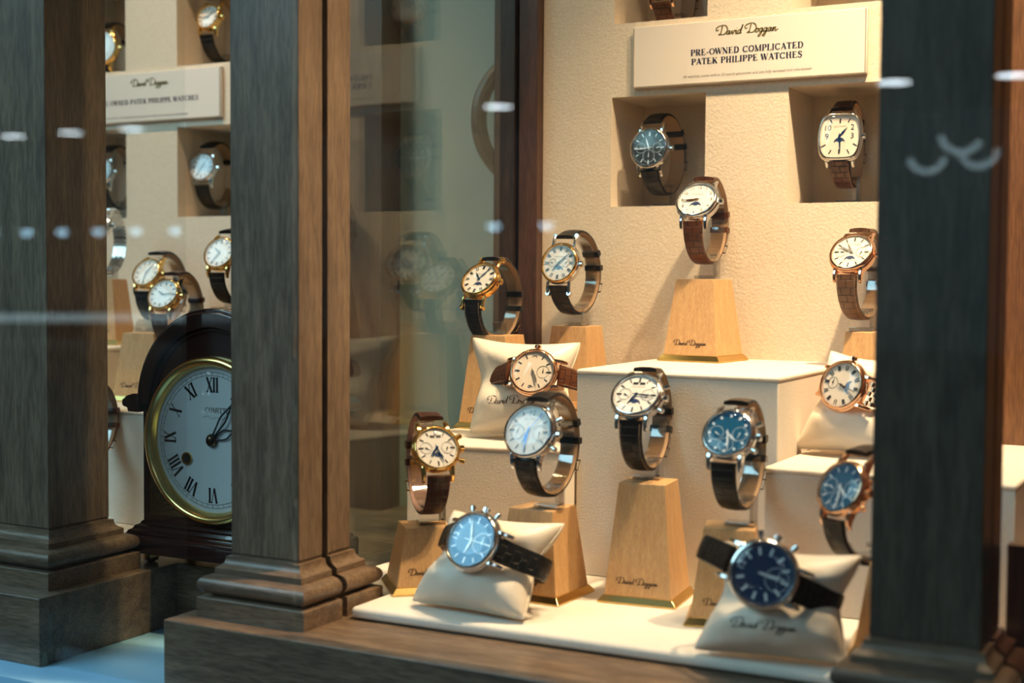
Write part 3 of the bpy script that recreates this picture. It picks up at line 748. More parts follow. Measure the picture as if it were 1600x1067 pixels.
def watch(label, px, py, Y, psi, tilt, roll=0, R=.0195, metal=STEEL, dial=WHITEDIAL, strap=BLACKSTRAP, loop=None, marks='stick', mm=BLACKINK,
          subs=(), moon=None, hands=(-60, 20), hm=BLUEHAND, pushers=False, lining=LINING, shape=None, straplen=1, bracelet=False, officer=False, date=None,
          stitch=None, C=None, buckle='pin', group='wristwatches on display', brand=False, chrono=None, tach=False, numset=None, sw=.0190, bezelm=None, crown=True):
    ps, t, ro = R_(psi), R_(tilt), R_(roll)
    N = V((sin(ps) * cos(t), -cos(ps) * cos(t), sin(t)))
    U0 = V((-sin(ps) * sin(t), cos(ps) * sin(t), cos(t)))
    X0 = U0.cross(N)
    U = U0 * cos(ro) - X0 * sin(ro)
    X = U.cross(N)
    C = C or ony(px, py, Y)
    M3 = MX(((X.x, U.x, N.x), (X.y, U.y, N.y), (X.z, U.z, N.z)))
    path2 = loop or STANDLOOP
    P = catmull([(0, a, b) for a, b in path2], 9)
    cen = V((0, 0, -.026)); n = len(P)
    # base point: the lowest point of the strap
    low = min(P, key=lambda q: (M3 @ q).z)
    W4 = MX.Translation(C + M3 @ low) @ M3.to_4x4()
    e = empty('wristwatch', None, M=W4)
    OFF = MX.Translation(-low)
    def out(nm, mb, mt, par=None, **k):
        if par is None: mb.xf(OFF)
        else: mb.xf(OFF)
        return mesh_obj(nm, mb, mt, par or e, **k)
    sh = shape
    # case and bezel
    mb = MB(); mb.lathe([(.78 * R, -.0074), (.93 * R, -.0058), (1.0 * R, -.0022), (1.0 * R, .0008), (.965 * R, .0020), (.93 * R, .0024)], 56, 0, sh, cap0=True, cap1=True)
    case = out('case', mb, metal, smooth=28)
    mb = MB(); mb.lathe([(.955 * R, .0020), (.965 * R, .0030), (.945 * R, .0042), (.91 * R, .0050), (.875 * R, .0052), (.85 * R, .0046), (.838 * R, .0026)], 56, 0, sh)
    out('bezel', mb, bezelm or metal, smooth=40)
    mb = MB(); mb.lathe([(.85 * R, .0018), (.85 * R, .0028)], 56, 0, sh, cap0=True, cap1=True)
    d = out('dial', mb, dial, smooth=30)
    mb = MB(); mb.lathe([(.862 * R, .0046), (.80 * R, .0056), (.5 * R, .0063), (.2 * R, .0066), (.01 * R, .00665)], 48, 0, sh, cap0=True, cap1=True)
    out('crystal', mb, CRYSTAL, smooth=60)
    zt = .00295; rd = .80 * R
    # markers
    mb = MB()
    def bar(a, r0, r1, w, z=zt, h=.0003, ww=None):
        ca, sa = cos(a), sin(a); ww = ww or w
        pts = [(sa * r0 + ca * w / 2, ca * r0 - sa * w / 2), (sa * r1 + ca * ww / 2, ca * r1 - sa * ww / 2), (sa * r1 - ca * ww / 2, ca * r1 + sa * ww / 2), (sa * r0 - ca * w / 2, ca * r0 + sa * w / 2)]
        mb.prism(pts, z, z + h)
    fs = (lambda a: 1.0)
    if shape: fs = lambda a: 1.0 + .16 * abs(sin(2 * a))
    for k in range(12):
        a = 2 * pi * k / 12; s_ = fs(a)
        if numset and k in numset:
            tx = numset[k]
            x, y = sin(a) * rd * .80 * s_, cos(a) * rd * .80 * s_
            if shape: x *= .84
            add_text(mb, tx, .0074 if shape else .0066, lambda p, q: (x + p, y + q, zt + .0001)); continue
        if marks == 'stick':
            x0 = rd * (.74 if k % 3 else .70)
            bar(a, x0 * s_, rd * .95 * s_, .00085 if k % 3 else .0012)
        elif marks == 'roman':
            for j in (-1, 0, 1): 
                if (k + j) % 2 == 0 or j: bar(a + j * .06, rd * .72, rd * .96, .0006)
        elif marks == 'arabic':
            x, y = sin(a) * rd * .84, cos(a) * rd * .84
            add_text(mb, str(k or 12), .0045, lambda p, q: (x + p, y + q, zt + .0001))
        elif marks == 'gem':
            bar(a, rd * .80, rd * .93, .0016)
        elif marks == 'block':
            bar(a, rd * .66, rd * .93, .0017)
    for k in range(60):
        if k % 5 and not shape: bar(2 * pi * k / 60, rd * .985, rd * 1.02, .00022)
    out('hour_markers', mb, mm, d, smooth=0)
    for (x, y, r, ang) in subs:
        mb = MB(); x *= R; y *= R; r *= R
        mb.lathe([(r, zt), (r, zt + .00012), (r * .955, zt + .00012), (r * .955, zt)], 28, 0, None, (x, y))
        for k in range(12):
            a = 2 * pi * k / 12; q = r * .80
            mb.box(x + sin(a) * q - .00013, y + cos(a) * q - .00013, zt, x + sin(a) * q + .00013, y + cos(a) * q + .00013, zt + .0001)
        a = R_(ang); tip = (x + sin(a) * r * .82, y + cos(a) * r * .82); w = .0005
        mb.prism([(x + cos(a) * w, y - sin(a) * w), tip, (x - cos(a) * w, y + sin(a) * w), (x - sin(a) * r * .25, y - cos(a) * r * .25)], zt + .0002, zt + .0004)
        mb.lathe([(.0006, zt + .0004), (.0006, zt + .0006)], 10, 0, None, (x, y), True, True)
        out('subdial', mb, mm if mm in (BLACKINK, NAVYINK) else mm, d, smooth=0)
    if date:
        mb = MB()
        for (x, y, w, h) in date: mb.box((x - w / 2) * R, (y - h / 2) * R, zt, (x + w / 2) * R, (y + h / 2) * R, zt + .00015)
        out('date_window', mb, BLACKINK if dial in (WHITEDIAL, CREAMDIAL) else WHITEDIAL, d, smooth=0)
    if moon:
        x, y, r = moon[0] * R, moon[1] * R, moon[2] * R
        mb = MB()
        arcp = [(x + r * cos(R_(a)), y + r * .95 * sin(R_(a))) for a in range(0, 181, 15)]
        low_ = [(x - r + r * .5 * (1 - cos(R_(a))) * 1.0, y + r * .42 * sin(R_(a))) for a in range(0, 181, 30)][:-1]
        poly = arcp + [(x - r + (r * .9) * i / 6, y + r * .38 * sin(pi * i / 6)) for i in range(1, 6)] + [(x + (r * .1) + (r * .9) * i / 6, y + r * .38 * sin(pi * i / 6)) for i in range(1, 6)]
        mb.prism(poly, zt, zt + .0002)
        out('moon_phase', mb, MOON, d, smooth=0)
    if brand:
        mb = MB(); add_text(mb, 'PATEK PHILIPPE', .0016, lambda p, q: (p, q + brand * R, zt + .0001)); out('dial_lettering', mb, GREYINK if dial in (WHITEDIAL, CREAMDIAL) else WHITEDIAL, d, smooth=0)
    # hands
    for nm, ang, ln, w, z in (('hour_hand', hands[0], .50, .0009, .0034), ('minute_hand', hands[1], .74, .0007, .0038)):
        a = R_(ang); ca, sa = cos(a), sin(a); L_ = ln * R; mb = MB()
        pts = [(ca * w * .45 - sa * L_ * .18, -sa * w * .45 - ca * L_ * .18), (ca * w + sa * L_ * .45, -sa * w + ca * L_ * .45), (sa * L_, ca * L_), (-ca * w + sa * L_ * .45, sa * w + ca * L_ * .45), (-ca * w * .45 - sa * L_ * .18, sa * w * .45 - ca * L_ * .18)]
        mb.prism(pts, z, z + .0003)
        if nm == 'minute_hand': mb.lathe([(.0010, .0034), (.0010, .0044)], 12, cap0=True, cap1=True)
        out(nm, mb, hm, d, smooth=0)
    if chrono is not None:
        a = R_(chrono); mb = MB(); q = .00025
        mb.prism([(cos(a) * q - sin(a) * R * .25, -sin(a) * q - cos(a) * R * .25), (sin(a) * R * .78 + cos(a) * q, cos(a) * R * .78 - sin(a) * q), (sin(a) * R * .78 - cos(a) * q, cos(a) * R * .78 + sin(a) * q), (-cos(a) * q - sin(a) * R * .25, sin(a) * q - cos(a) * R * .25)], .0042, .0044)
        out('sweep_hand', mb, hm, d, smooth=0)
    # crown and pushers
    def knob(ang, r, l, nm, fl):
        a = R_(ang); mb = MB()
        rs = []
        base = R * .98 * (.90 if shape else 1)
        prof = [(base - .001, r * .5), (base + l * .30, r * .5), (base + l * .30, r), (base + l * .9, r), (base + l, r * .75)]
        for (q, rr) in prof:
            ring = []
            for k in range(20):
                b = 2 * pi * k / 20; r2 = rr * (1 - .10 * (k % 2) * fl)
                ring.append((q, r2 * cos(b), r2 * sin(b) - .0008))
            rs.append(ring)
        mb.rings(rs); mb.xf(MX.Rotation(a, 4, 'Z'))
        out(nm, mb, metal, smooth=35)
    if crown: knob(0, .0030, .0042, 'crown', 1)
    if pushers:
        knob(27, .0021, .0058, 'pusher', 0); knob(-27, .0021, .0058, 'pusher', 0)
    # lugs
    for sx in (-1, 1):
        for sy in (-1, 1):
            mb = MB(); xl = sx * (sw / 2 + .0021)
            hw = .0014
            if officer:
                p = [(0, R * .86, -.0010), (0, R + .003, -.0015), (0, R + .0075, -.0035)]
                mb.tube([(xl, sy * q[1], q[2]) for q in p], .0016, 10)
                mb.lathe([(.0022, -.0062), (.0022, -.0022)], 12, 0, None, (xl, sy * (R + .0078)), True, True)
            else:
                k = R / .0195
                prof = [(.62 * R, .0012, .0058), (.80 * R, .0016, .0064), (R, .0006, .0050), (R + .0038, -.0018, .0034), (R + .0060, -.0046, .0018)]
                rs = []
                for i, (yy, zz, hh) in enumerate(prof):
                    xo = xl * (1 + .0 * i)
                    w_ = hw * (1.35 - .12 * i)
                    rs.append([(xo - w_, sy * yy, zz - hh), (xo + w_, sy * yy, zz - hh), (xo + w_, sy * yy, zz - .0006), (xo + w_ * .6, sy * yy, zz), (xo - w_ * .6, sy * yy, zz), (xo - w_, sy * yy, zz - .0006)])
                mb.rings(rs)
            out('lug', mb, metal, smooth=30)
    # strap
    L = [0]
    for i in range(1, n): L.append(L[-1] + (P[i] - P[i - 1]).length)
    TL_ = L[-1]
    def frame(i):
        a, b = P[max(i - 1, 0)], P[min(i + 1, n - 1)]
        t_ = (b - a).normalized(); nn = V((0, -t_.z, t_.y))
        if nn.dot(P[i] - cen) < 0: nn = -nn
        return t_, nn
    def width(s):
        return (sw / 2) * (1 - .17 * sin(pi * min(1, max(0, s))) ** .8)
    def strip(i0, i1, lift, th, nm, mt, w_scale=1.0, thin_end=None):
        mb = MB(); rs = []
        for i in range(i0, i1 + 1):
            t_, nn = frame(i); s = L[i] / TL_; w = width(s) * w_scale
            pad = 1 + (.55 * (math.exp(-s / .10) + math.exp(-(1 - s) / .10)))
            k = .8 * th * pad
            c_ = P[i] + nn * lift
            if thin_end is not None and abs(i - thin_end) < 3: w *= [.55, .8, .93][abs(i - thin_end)]
            ring = [(-w, -.0006, 1), (-w, .3 * k, 0), (-w * .93, .85 * k, 0), (-w * .5, 1.12 * k, 0), (0, 1.2 * k, 0), (w * .5, 1.12 * k, 0), (w * .93, .85 * k, 0), (w, .3 * k, 0), (w, -.0006, 1)]
            rs.append([(c_ + nn * r[1] + V((r[0], 0, 0))) for r in ring])
        m_ = len(rs[0]); b = 0
        for i, r in enumerate(rs):
            for j, q in enumerate(r): mb.uv[len(mb.v)] = (r[j].x + .5, L[i0 + i] + lift * 8); mb.v.append(q)
        for i in range(len(rs) - 1):
            for j in range(m_):
                k2 = (j + 1) % m_
                mb.f.append([i * m_ + j, i * m_ + k2, (i + 1) * m_ + k2, (i + 1) * m_ + j]); mb.m.append(1 if j == m_ - 1 else 0)
        mb.f.append(list(range(m_))[::-1]); mb.m.append(0); mb.f.append([(len(rs) - 1) * m_ + j for j in range(m_)]); mb.m.append(0)
        return out(nm, mb, [mt, lining], smooth=50)
    if bracelet:
        rows = int(TL_ / .0034)
        for side in (0, 1):
            mb = MB()
            for r_ in range(rows):
                s = (r_ + .5) / rows
                if (s < .5) == (side == 1): continue
                i = min(range(n), key=lambda q: abs(L[q] / TL_ - s)); t_, nn = frame(i)
                for c_ in range(5):
                    w = width(s) * 2 / 5; xc = (c_ - 2) * w
                    sh_ = .0017 if c_ % 2 else 0
                    o_ = P[i] + t_ * sh_ + V((xc, 0, 0)); rs = []
                    for q in range(9):
                        a = pi * q / 8
                        rs.append([o_ + V((sx * w * .46, 0, 0)) + t_ * (-cos(a) * .00165) + nn * (sin(a) * .0014 - .0002) for sx in (-1, 1)])
                    mb.rings([[r[0] for r in rs], [r[1] for r in rs]])
            out('link_bracelet', mb, metal, smooth=40)
    else:
        k1, k2 = int(n * .60), int(n * .50)
        strip(0, k1, 0, .0024, 'strap', strap, thin_end=None)
        strip(k2, n - 1, .0019, .0022, 'strap', strap, thin_end=k2)
        if stitch:
            for a_, b_, lf in ((2, k1 - 3, 0), (k2 + 3, n - 3, .0019)):
                mb = MB()
                for i in range(a_, b_):
                    for sx in (-1, 1):
                        t_, nn = frame(i); s = L[i] / TL_; w = width(s)
                        pad = 1 + (.55 * (math.exp(-s / .10) + math.exp(-(1 - s) / .10)))
                        for sub in (0, .5):
                            q = P[i] + (P[i + 1] - P[i]) * sub + nn * (lf + .8 * .0023 * pad * .97) + V((sx * w * .84, 0, 0))
                            u_ = V((.00022, 0, 0))
                            mb.add([q - u_ - t_ * .0004, q + u_ - t_ * .0004, q + u_ + t_ * .0004, q - u_ + t_ * .0004, q + nn * .0003], [(0, 1, 4), (1, 2, 4), (2, 3, 4), (3, 0, 4)])
                out('stitching', mb, stitch, smooth=0)
        # keepers
        for kk in (.60, .68):
            i = int(n * kk); t_, nn = frame(i); w = width(L[i] / TL_) + .0008; mb = MB(); rs = []
            for d_ in (-.0026, .0026):
                rs.append([P[i] + t_ * d_ + V((x, 0, 0)) + nn * y for x, y in ((-w, -.0010), (w, -.0010), (w, .0047), (-w, .0047))])
            mb.rings(rs); out('strap_keeper', mb, strap, smooth=0)
        i = int(n * .50); t_, nn = frame(i); w = width(L[i] / TL_) + .0014; mb = MB()
        c_ = P[i] + nn * .0030
        pts = [c_ + V((sx * w, 0, 0)) + t_ * d_ for sx, d_ in ((-1, -.004), (-1, .0045), (1, .0045), (1, -.004))]
        mb.tube(pts, .0008, 8, closed=True)
        mb.tube([c_ - t_ * .004, c_ + t_ * .0045 + nn * .0008], .0006, 6)
        out('buckle', mb, metal, smooth=60)
    tag(e, label, 'watch', group)
    return dict(e=e, M3=M3, P=P, C=C, frame=frame, low=C + M3 @ low, width=width, L=L, TL=TL_, n=n)

def holder(w, top_z, label, inset=.0042, hoop=True):
    """clear acrylic clip: foot on the stand, post, open hoop inside the strap"""
    lo = w['low']; M3 = w['M3']; n = w['n']; P = w['P']
    yaw = atan2(M3[1][0], M3[0][0])
    Z = V((0, 0, 1)); Xh = V((cos(yaw), sin(yaw), 0)); Yh = V((-sin(yaw), cos(yaw), 0))
    base = V((lo.x, lo.y, top_z + .0002))
    e = empty('acrylic_watch_holder', base)
    gap = max(.004, lo.z - top_z)
    mb = MB()
    def bx(x0, x1, y0, y1, z0, z1):
        vs = [Xh * x + Yh * y + Z * z for z in (z0, z1) for y in (y0, y1) for x in (x0, x1)]
        mb.add(vs, [(0, 2, 3, 1), (4, 5, 7, 6), (0, 1, 5, 4), (2, 6, 7, 3), (0, 4, 6, 2), (1, 3, 7, 5)])
    h1 = min(.0035, gap - .0012)
    bx(-.0085, .0135, -.0055, .0055, 0, h1)
    mesh_obj('foot', mb, ACRYLIC, e, smooth=0, bevel=.0004)
    mb = MB(); bx(.0102, .0135, -.0050, .0050, h1, gap + .008); bx(.003, .0102, -.005, .005, gap + .0048, gap + .008)
    mesh_obj('post', mb, ACRYLIC, e, smooth=0, bevel=.0004)
    if hoop:
        mb = MB(); rs = []
        for i in range(int(n * .13), int(n * .93)):
            t_, nn = w['frame'](i); p = P[i] - nn * inset
            q = lambda x, d: (w['C'] + M3 @ (p + nn * d + V((x, 0, 0)))) - base
            rs.append([q(-.0062, 0), q(.0062, 0), q(.0062, .0016), q(-.0062, .0016)])
        mb.rings(rs)
        mesh_obj('hoop', mb, ACRYLIC, e, smooth=50)
    return tag(e, label, 'watch holder', 'clear acrylic watch holders')

W = watch
G1 = 'wristwatches in the right-hand window'; G2 = 'wristwatches in the left-hand window'
def on_stand(key, label, px, py, psi, tilt, hl, dx=0, dy=0, **k):
    sx, sy, sz = STANDS[key]
    t = R_(tilt - 35)
    # offset from strap bottom to case centre
    oy = -.018 * cos(t) + .055 * sin(t) * 1.0
    Y = sy + oy * cos(R_(psi)) + dy
    w = watch(label, px, py, Y, psi, tilt, **k)
    holder(w, sz, hl)
    return w
SUB3 = ((-.45, 0, .27, 120), (.45, 0, .27, 200), (0, -.42, .27, 60))
on_stand('centre', 'white-dial moonphase chronograph with black strap on the tallest stand in the centre', 995.6, 620, 3, 40, 'acrylic holder on the tallest beech stand in the centre',
    R=.0212, pushers=True, metal=STEEL, subs=((-.44, 0, .25, 120), (.44, 0, .25, 200)), moon=(0, -.42, .24), date=((-.13, .50, .2, .10), (.13, .50, .2, .10)), hands=(-150, 95), brand=.34, group=G1, stitch=STITCH)
on_stand('top', 'silver watch with arabic numerals and brown strap on top of the central block', 1090, 315, 0, 34, 'acrylic holder on the stand atop the central block',
    R=.0207, strap=BROWNSTRAP, marks='arabic', moon=(0, -.36, .26), hands=(-100, -95), hm=ROSE, mm=NAVYINK, group=G1, stitch=simple('dark_stitch', (.04, .02, .012), .7), brand=.3)
on_stand('back', 'white roman-dial moonphase watch standing right of the dark wood frame', 876, 412, -4, 15, 'acrylic holder on the stand behind the upper cushion, right end',
    R=.0205, metal=STEEL, marks='roman', moon=(0, -.36, .25), hands=(-140, 48), hm=BLACKINK, officer=True, bezelm=GOLD, group=G1, subs=((.36, .0, .2, 40), (-.36, 0, .2, 300)), brand=.3)
on_stand('leftback', 'yellow gold watch with blue hands and black strap in front of the dark wood frame', 751, 439, -5, 37, 'acrylic holder under the yellow gold watch, left of the upper cushion',
    R=.0200, metal=GOLD, marks='roman', moon=(0.05, -.40, .24), hands=(-40, 35), hm=BLUEHAND, officer=True, group=G1, stitch=STITCH, brand=.3)
on_stand('right', 'rose gold watch with cream dial and taupe strap, cut by the dark pillar', 1332, 397, -7, 36, 'acrylic holder on the stand at the right, cut by the pillar',
    R=.0206, metal=ROSE, dial=CREAMDIAL, strap=TAUPESTRAP, subs=((-.44, 0, .25, 90), (.44, 0, .25, 200)), moon=(0, -.42, .24), hands=(-30, -65), hm=GREYINK, group=G1, stitch=STITCH, brand=.4)
on_stand('chrono', 'large steel chronograph with two subdials, just below the brown-strapped cushion watch', 829, 675, -3, 23, 'acrylic holder on the stand right of the front-left cushion', dy=-.003,
    R=.0224, metal=STEEL, strap=BLACKSTRAP, pushers=True, marks='stick', subs=((-.44, -.05, .27, 20), (.44, -.05, .27, 180)), hands=(-160, -178), hm=BLUEHAND, chrono=35, group=G1, brand=.42, numset={0: '12'}, mm=GREYINK)
on_stand('gold', 'yellow gold chronograph with white dial and dark brown strap, lowest watch at the left', 681, 702, 47, 28, 'acrylic holder on the small corner-on beech stand',
    R=.0195, metal=GOLD, strap=CHOCSTRAP, pushers=True, subs=((-.44, 0, .25, 120), (.44, 0, .25, 200)), moon=(0, -.42, .24), date=((-.13, .50, .2, .10), (.13, .50, .2, .10)), hands=(-140, 160), group=G1, lining=simple('rosy_lining', (.42, .26, .22), .6), stitch=simple('red_stitch', (.18, .04, .03), .7))
on_stand('blue', 'steel chronograph with blue dial and black strap on the stand behind the front-right cushion', 1139, 680, 0, 33, 'acrylic holder under the blue-dial chronograph, centre right',
    R=.0201, metal=STEEL, dial=BLUEDIAL, pushers=True, mm=SILVERMARK, hm=SILVERMARK, marks='gem', subs=((-.44, 0, .28, 120), (.44, 0, .28, 200), (0, -.44, .28, 40)), hands=(130, 170), group=G1)
on_stand('front_right', 'rose gold watch with dark blue dial tilted away, half behind the dark pillar', 1318, 764, -28, 26, 'acrylic holder behind the front-right cushion, by the dark pillar',
    R=.0200, metal=ROSE, dial=BLUEDIAL, pushers=True, mm=SILVERMARK, hm=SILVERMARK, marks='stick', subs=((-.44, 0, .28, 120), (.44, 0, .28, 200), (0, -.44, .28, 40)), hands=(130, 170), group=G1)
on_stand('side_lower', 'gold watch with pale dial, right one of the overlapping pair above the clock', 257, 462, 9, 30, 'acrylic holder on the stand left of the clock top',
    R=.0190, metal=GOLD, dial=WHITEDIAL, strap=CHOCSTRAP, hands=(-60, 85), hm=GREYINK, group=G2)

def niche(label, px, py, psi, tilt, zf, hl, Yc=1.272, **k):
    w = watch(label, px, py, Yc, psi, tilt, group=k.pop('group', G1), **k)
    holder(w, zf, hl, hoop=False)
    return w
niche('silver watch with anthracite dial and black strap in the left-hand niche under the big sign', 1016, 232, -3, 6, .3207, 'acrylic holder in the niche with the dark-dial watch',
    R=.0212, dial=DARKDIAL, mm=SILVERMARK, hm=SILVERMARK, subs=((-.42, 0, .24, 90), (.42, 0, .24, 70), (0, -.38, .3, 0)), hands=(-20, -95), Yc=1.262)
niche('tonneau-shaped watch with silver dial and brown strap in the right-hand niche under the big sign', 1313, 214, 2, 8, .3207, 'acrylic holder in the niche with the tonneau-shaped watch',
    R=.0218, shape=tonneau, dial=CREAMDIAL, strap=CHOCSTRAP, marks='stick', numset={2: '2', 3: '3', 9: '9', 10: '10'}, moon=(0, -.28, .24), hands=(40, 175), hm=BLUEHAND, Yc=1.268, sw=.0195, brand=.42, stitch=STITCH)
niche('watch with shiny brown strap cut by the top edge, niche left of the big sign', 1034, -30, -3, 6, .5007, 'acrylic holder in the niche above the big sign',
    R=.0195, metal=ROSE, dial=CREAMDIAL, strap=BROWNSTRAP, Yc=1.268)
niche('silver watch with pale dial and dark strap in the niche above the clock', 318, 262, 8, 14, .3192, 'acrylic holder in the niche above the clock',
    R=.0180, hm=GREYINK, hands=(30, -150), Yc=1.280, group=G2)
niche('gold watch with rose dial and black strap in the niche at the upper left', 327, 28, 5, 18, .4972, 'acrylic holder in the upper left niche',
    R=.0165, metal=GOLD, dial=CREAMDIAL, hands=(-100, 50), hm=BURN, Yc=1.285, group=G2)
niche('watch showing only the arc of its black strap, niche behind the far left pillar', 160, 268, 8, 10, .3192, 'acrylic holder in the niche behind the far left pillar',
    R=.0180, Yc=1.282, group=G2)
niche('large pale round watch seen edge on in the topmost niche beside the far left pillar', 160, 75, 12, 8, .4972, 'acrylic holder in the topmost left niche',
    R=.0235, metal=GOLD, dial=CLOCKDIAL, marks='none', Yc=1.282, group=G2)
def shelf_stand(label, px, py, Y, psi, tilt, z, hl, sl, base=.050, **k):
    w = watch(label, px, py, Y, psi, tilt, group=G2, **k)
    lo = w['low']; h = max(.03, lo.z - .006 - z)
    stand(lo.x, lo.y, z, h, psi, sl, base=base, top=base * .72)
    holder(w, z + h, hl)
shelf_stand('gold watch with pale dial, left one of the overlapping pair above the clock', 231, 428, 1.150, 6, 30, .1702 , 'acrylic holder of the left watch of the pair above the clock', 'beech stand behind the clock, under the left watch of the pair', R=.0185, metal=GOLD, dial=CREAMDIAL, hands=(30, 180), hm=GREYINK)
shelf_stand('gold watch with dark blue strap beside the middle pillar, above the clock top', 345, 397, 1.150, 8, 25, .1152, 'acrylic holder of the watch beside the middle pillar', 'beech stand hidden behind the clock top, beside the middle pillar', R=.0195, metal=GOLD, dial=CREAMDIAL, hands=(-50, -150), hm=GREYINK)
shelf_stand('steel bracelet watch at the far left, only the link band in view', 150, 352, 1.150, 18, 34, .1702, 'acrylic holder of the link bracelet watch', 'beech stand under the link bracelet watch by the far left pillar', R=.0190, bracelet=True)
shelf_stand('watch with brown strap low beside the far left pillar, only the strap in view', 112, 634, .955, 8, 34, 0, 'acrylic holder of the low brown-strapped watch', 'beech stand hidden behind the far left pillar', base=.028, R=.0190, strap=BROWNSTRAP, metal=ROSE)

# ---- watches on cushions
def az(n): return math.degrees(atan2(n.x, -n.y))
def el(n): return math.degrees(math.asin(n.z))
fr, n1, _ = cushion(onz(643, 938, .004), onz(820, 968, .004), ony(884, 818, .918), ony(708, 797, .905), .026,
    'ivory cushion lying back at the front left, holding the blue-dial chronograph', strap_v=.12)
w = watch('steel chronograph with blue dial and black strap on the front-left cushion', 740, 846, (fr(-.08, .12).y - .013), az(n1), el(n1), roll=82, R=.0230, dial=BLUEDIAL, mm=SILVERMARK, hm=SILVERMARK,
    pushers=True, marks='stick', numset={0: '12'}, subs=((0, -.42, .34, 90),), hands=(-80, 70), chrono=180, loop=cushloop(.0460, .052), lining=DARKLINING, group=G1)
fr, n1, _ = cushion(onz(1083, 1014, .004), onz(1322, 1036, .004), ony(1348, 868, .885), ony(1130, 845, .872), .026,
    'ivory cushion at the front right, closest to the viewer', strap_v=.12, text=(-.12, -.55, .050, .35))
w = watch('steel chronograph with glaring navy dial and black strap on the front-right cushion', 1193, 897, (fr(-.05, .12).y - .013), az(n1), el(n1), roll=70, R=.0230, dial=NAVYDIAL, mm=SILVERMARK, hm=SILVERMARK,
    pushers=True, marks='block', numset={0: '12'}, subs=((0, -.42, .34, 90),), hands=(180, 172), loop=cushloop(.0470, .053), lining=DARKLINING, group=G1)
fr, n1, _ = cushion(onz(733, 677, .111), onz(900, 684, .111), ony(908, 535, 1.100), ony(738, 527, 1.085), .025,
    'ivory cushion on the left block, holding the rose gold watch with brown strap', strap_v=.10, text=(-.12, -.52, .052, .25))
w = watch('rose gold watch with silver dial and brown strap on the upper left cushion', 834, 582, (fr(.25, .12).y - .012), az(n1), el(n1), roll=88, R=.0216, dial=CREAMDIAL, metal=ROSE, strap=BROWNSTRAP,
    numset={3: '3', 9: '9'}, subs=((0, -.42, .26, 90),), hands=(-120, -110), hm=GREYINK, loop=cushloop(.0480, .050), stitch=STITCH, group=G1)
fr, n1, _ = cushion(onz(1240, 700, .112), onz(1425, 715, .112), ony(1425, 562, 1.135), ony(1298, 548, 1.115), .025,
    'ivory cushion on the right block, cut by the dark pillar', strap_v=.15)
w = watch('rose gold watch with moonphase dial and metal bracelet on the right cushion', 1318, 603, (fr(-.12, .15).y - .012), az(n1) - 14, el(n1), roll=80, R=.0212, dial=CREAMDIAL, metal=ROSE, bracelet=True,
    marks='roman', moon=(0, -.40, .24), subs=((0, .40, .22, 90),), hands=(-160, -170), hm=BURN, loop=cushloop(.0400, .045), group=G1)

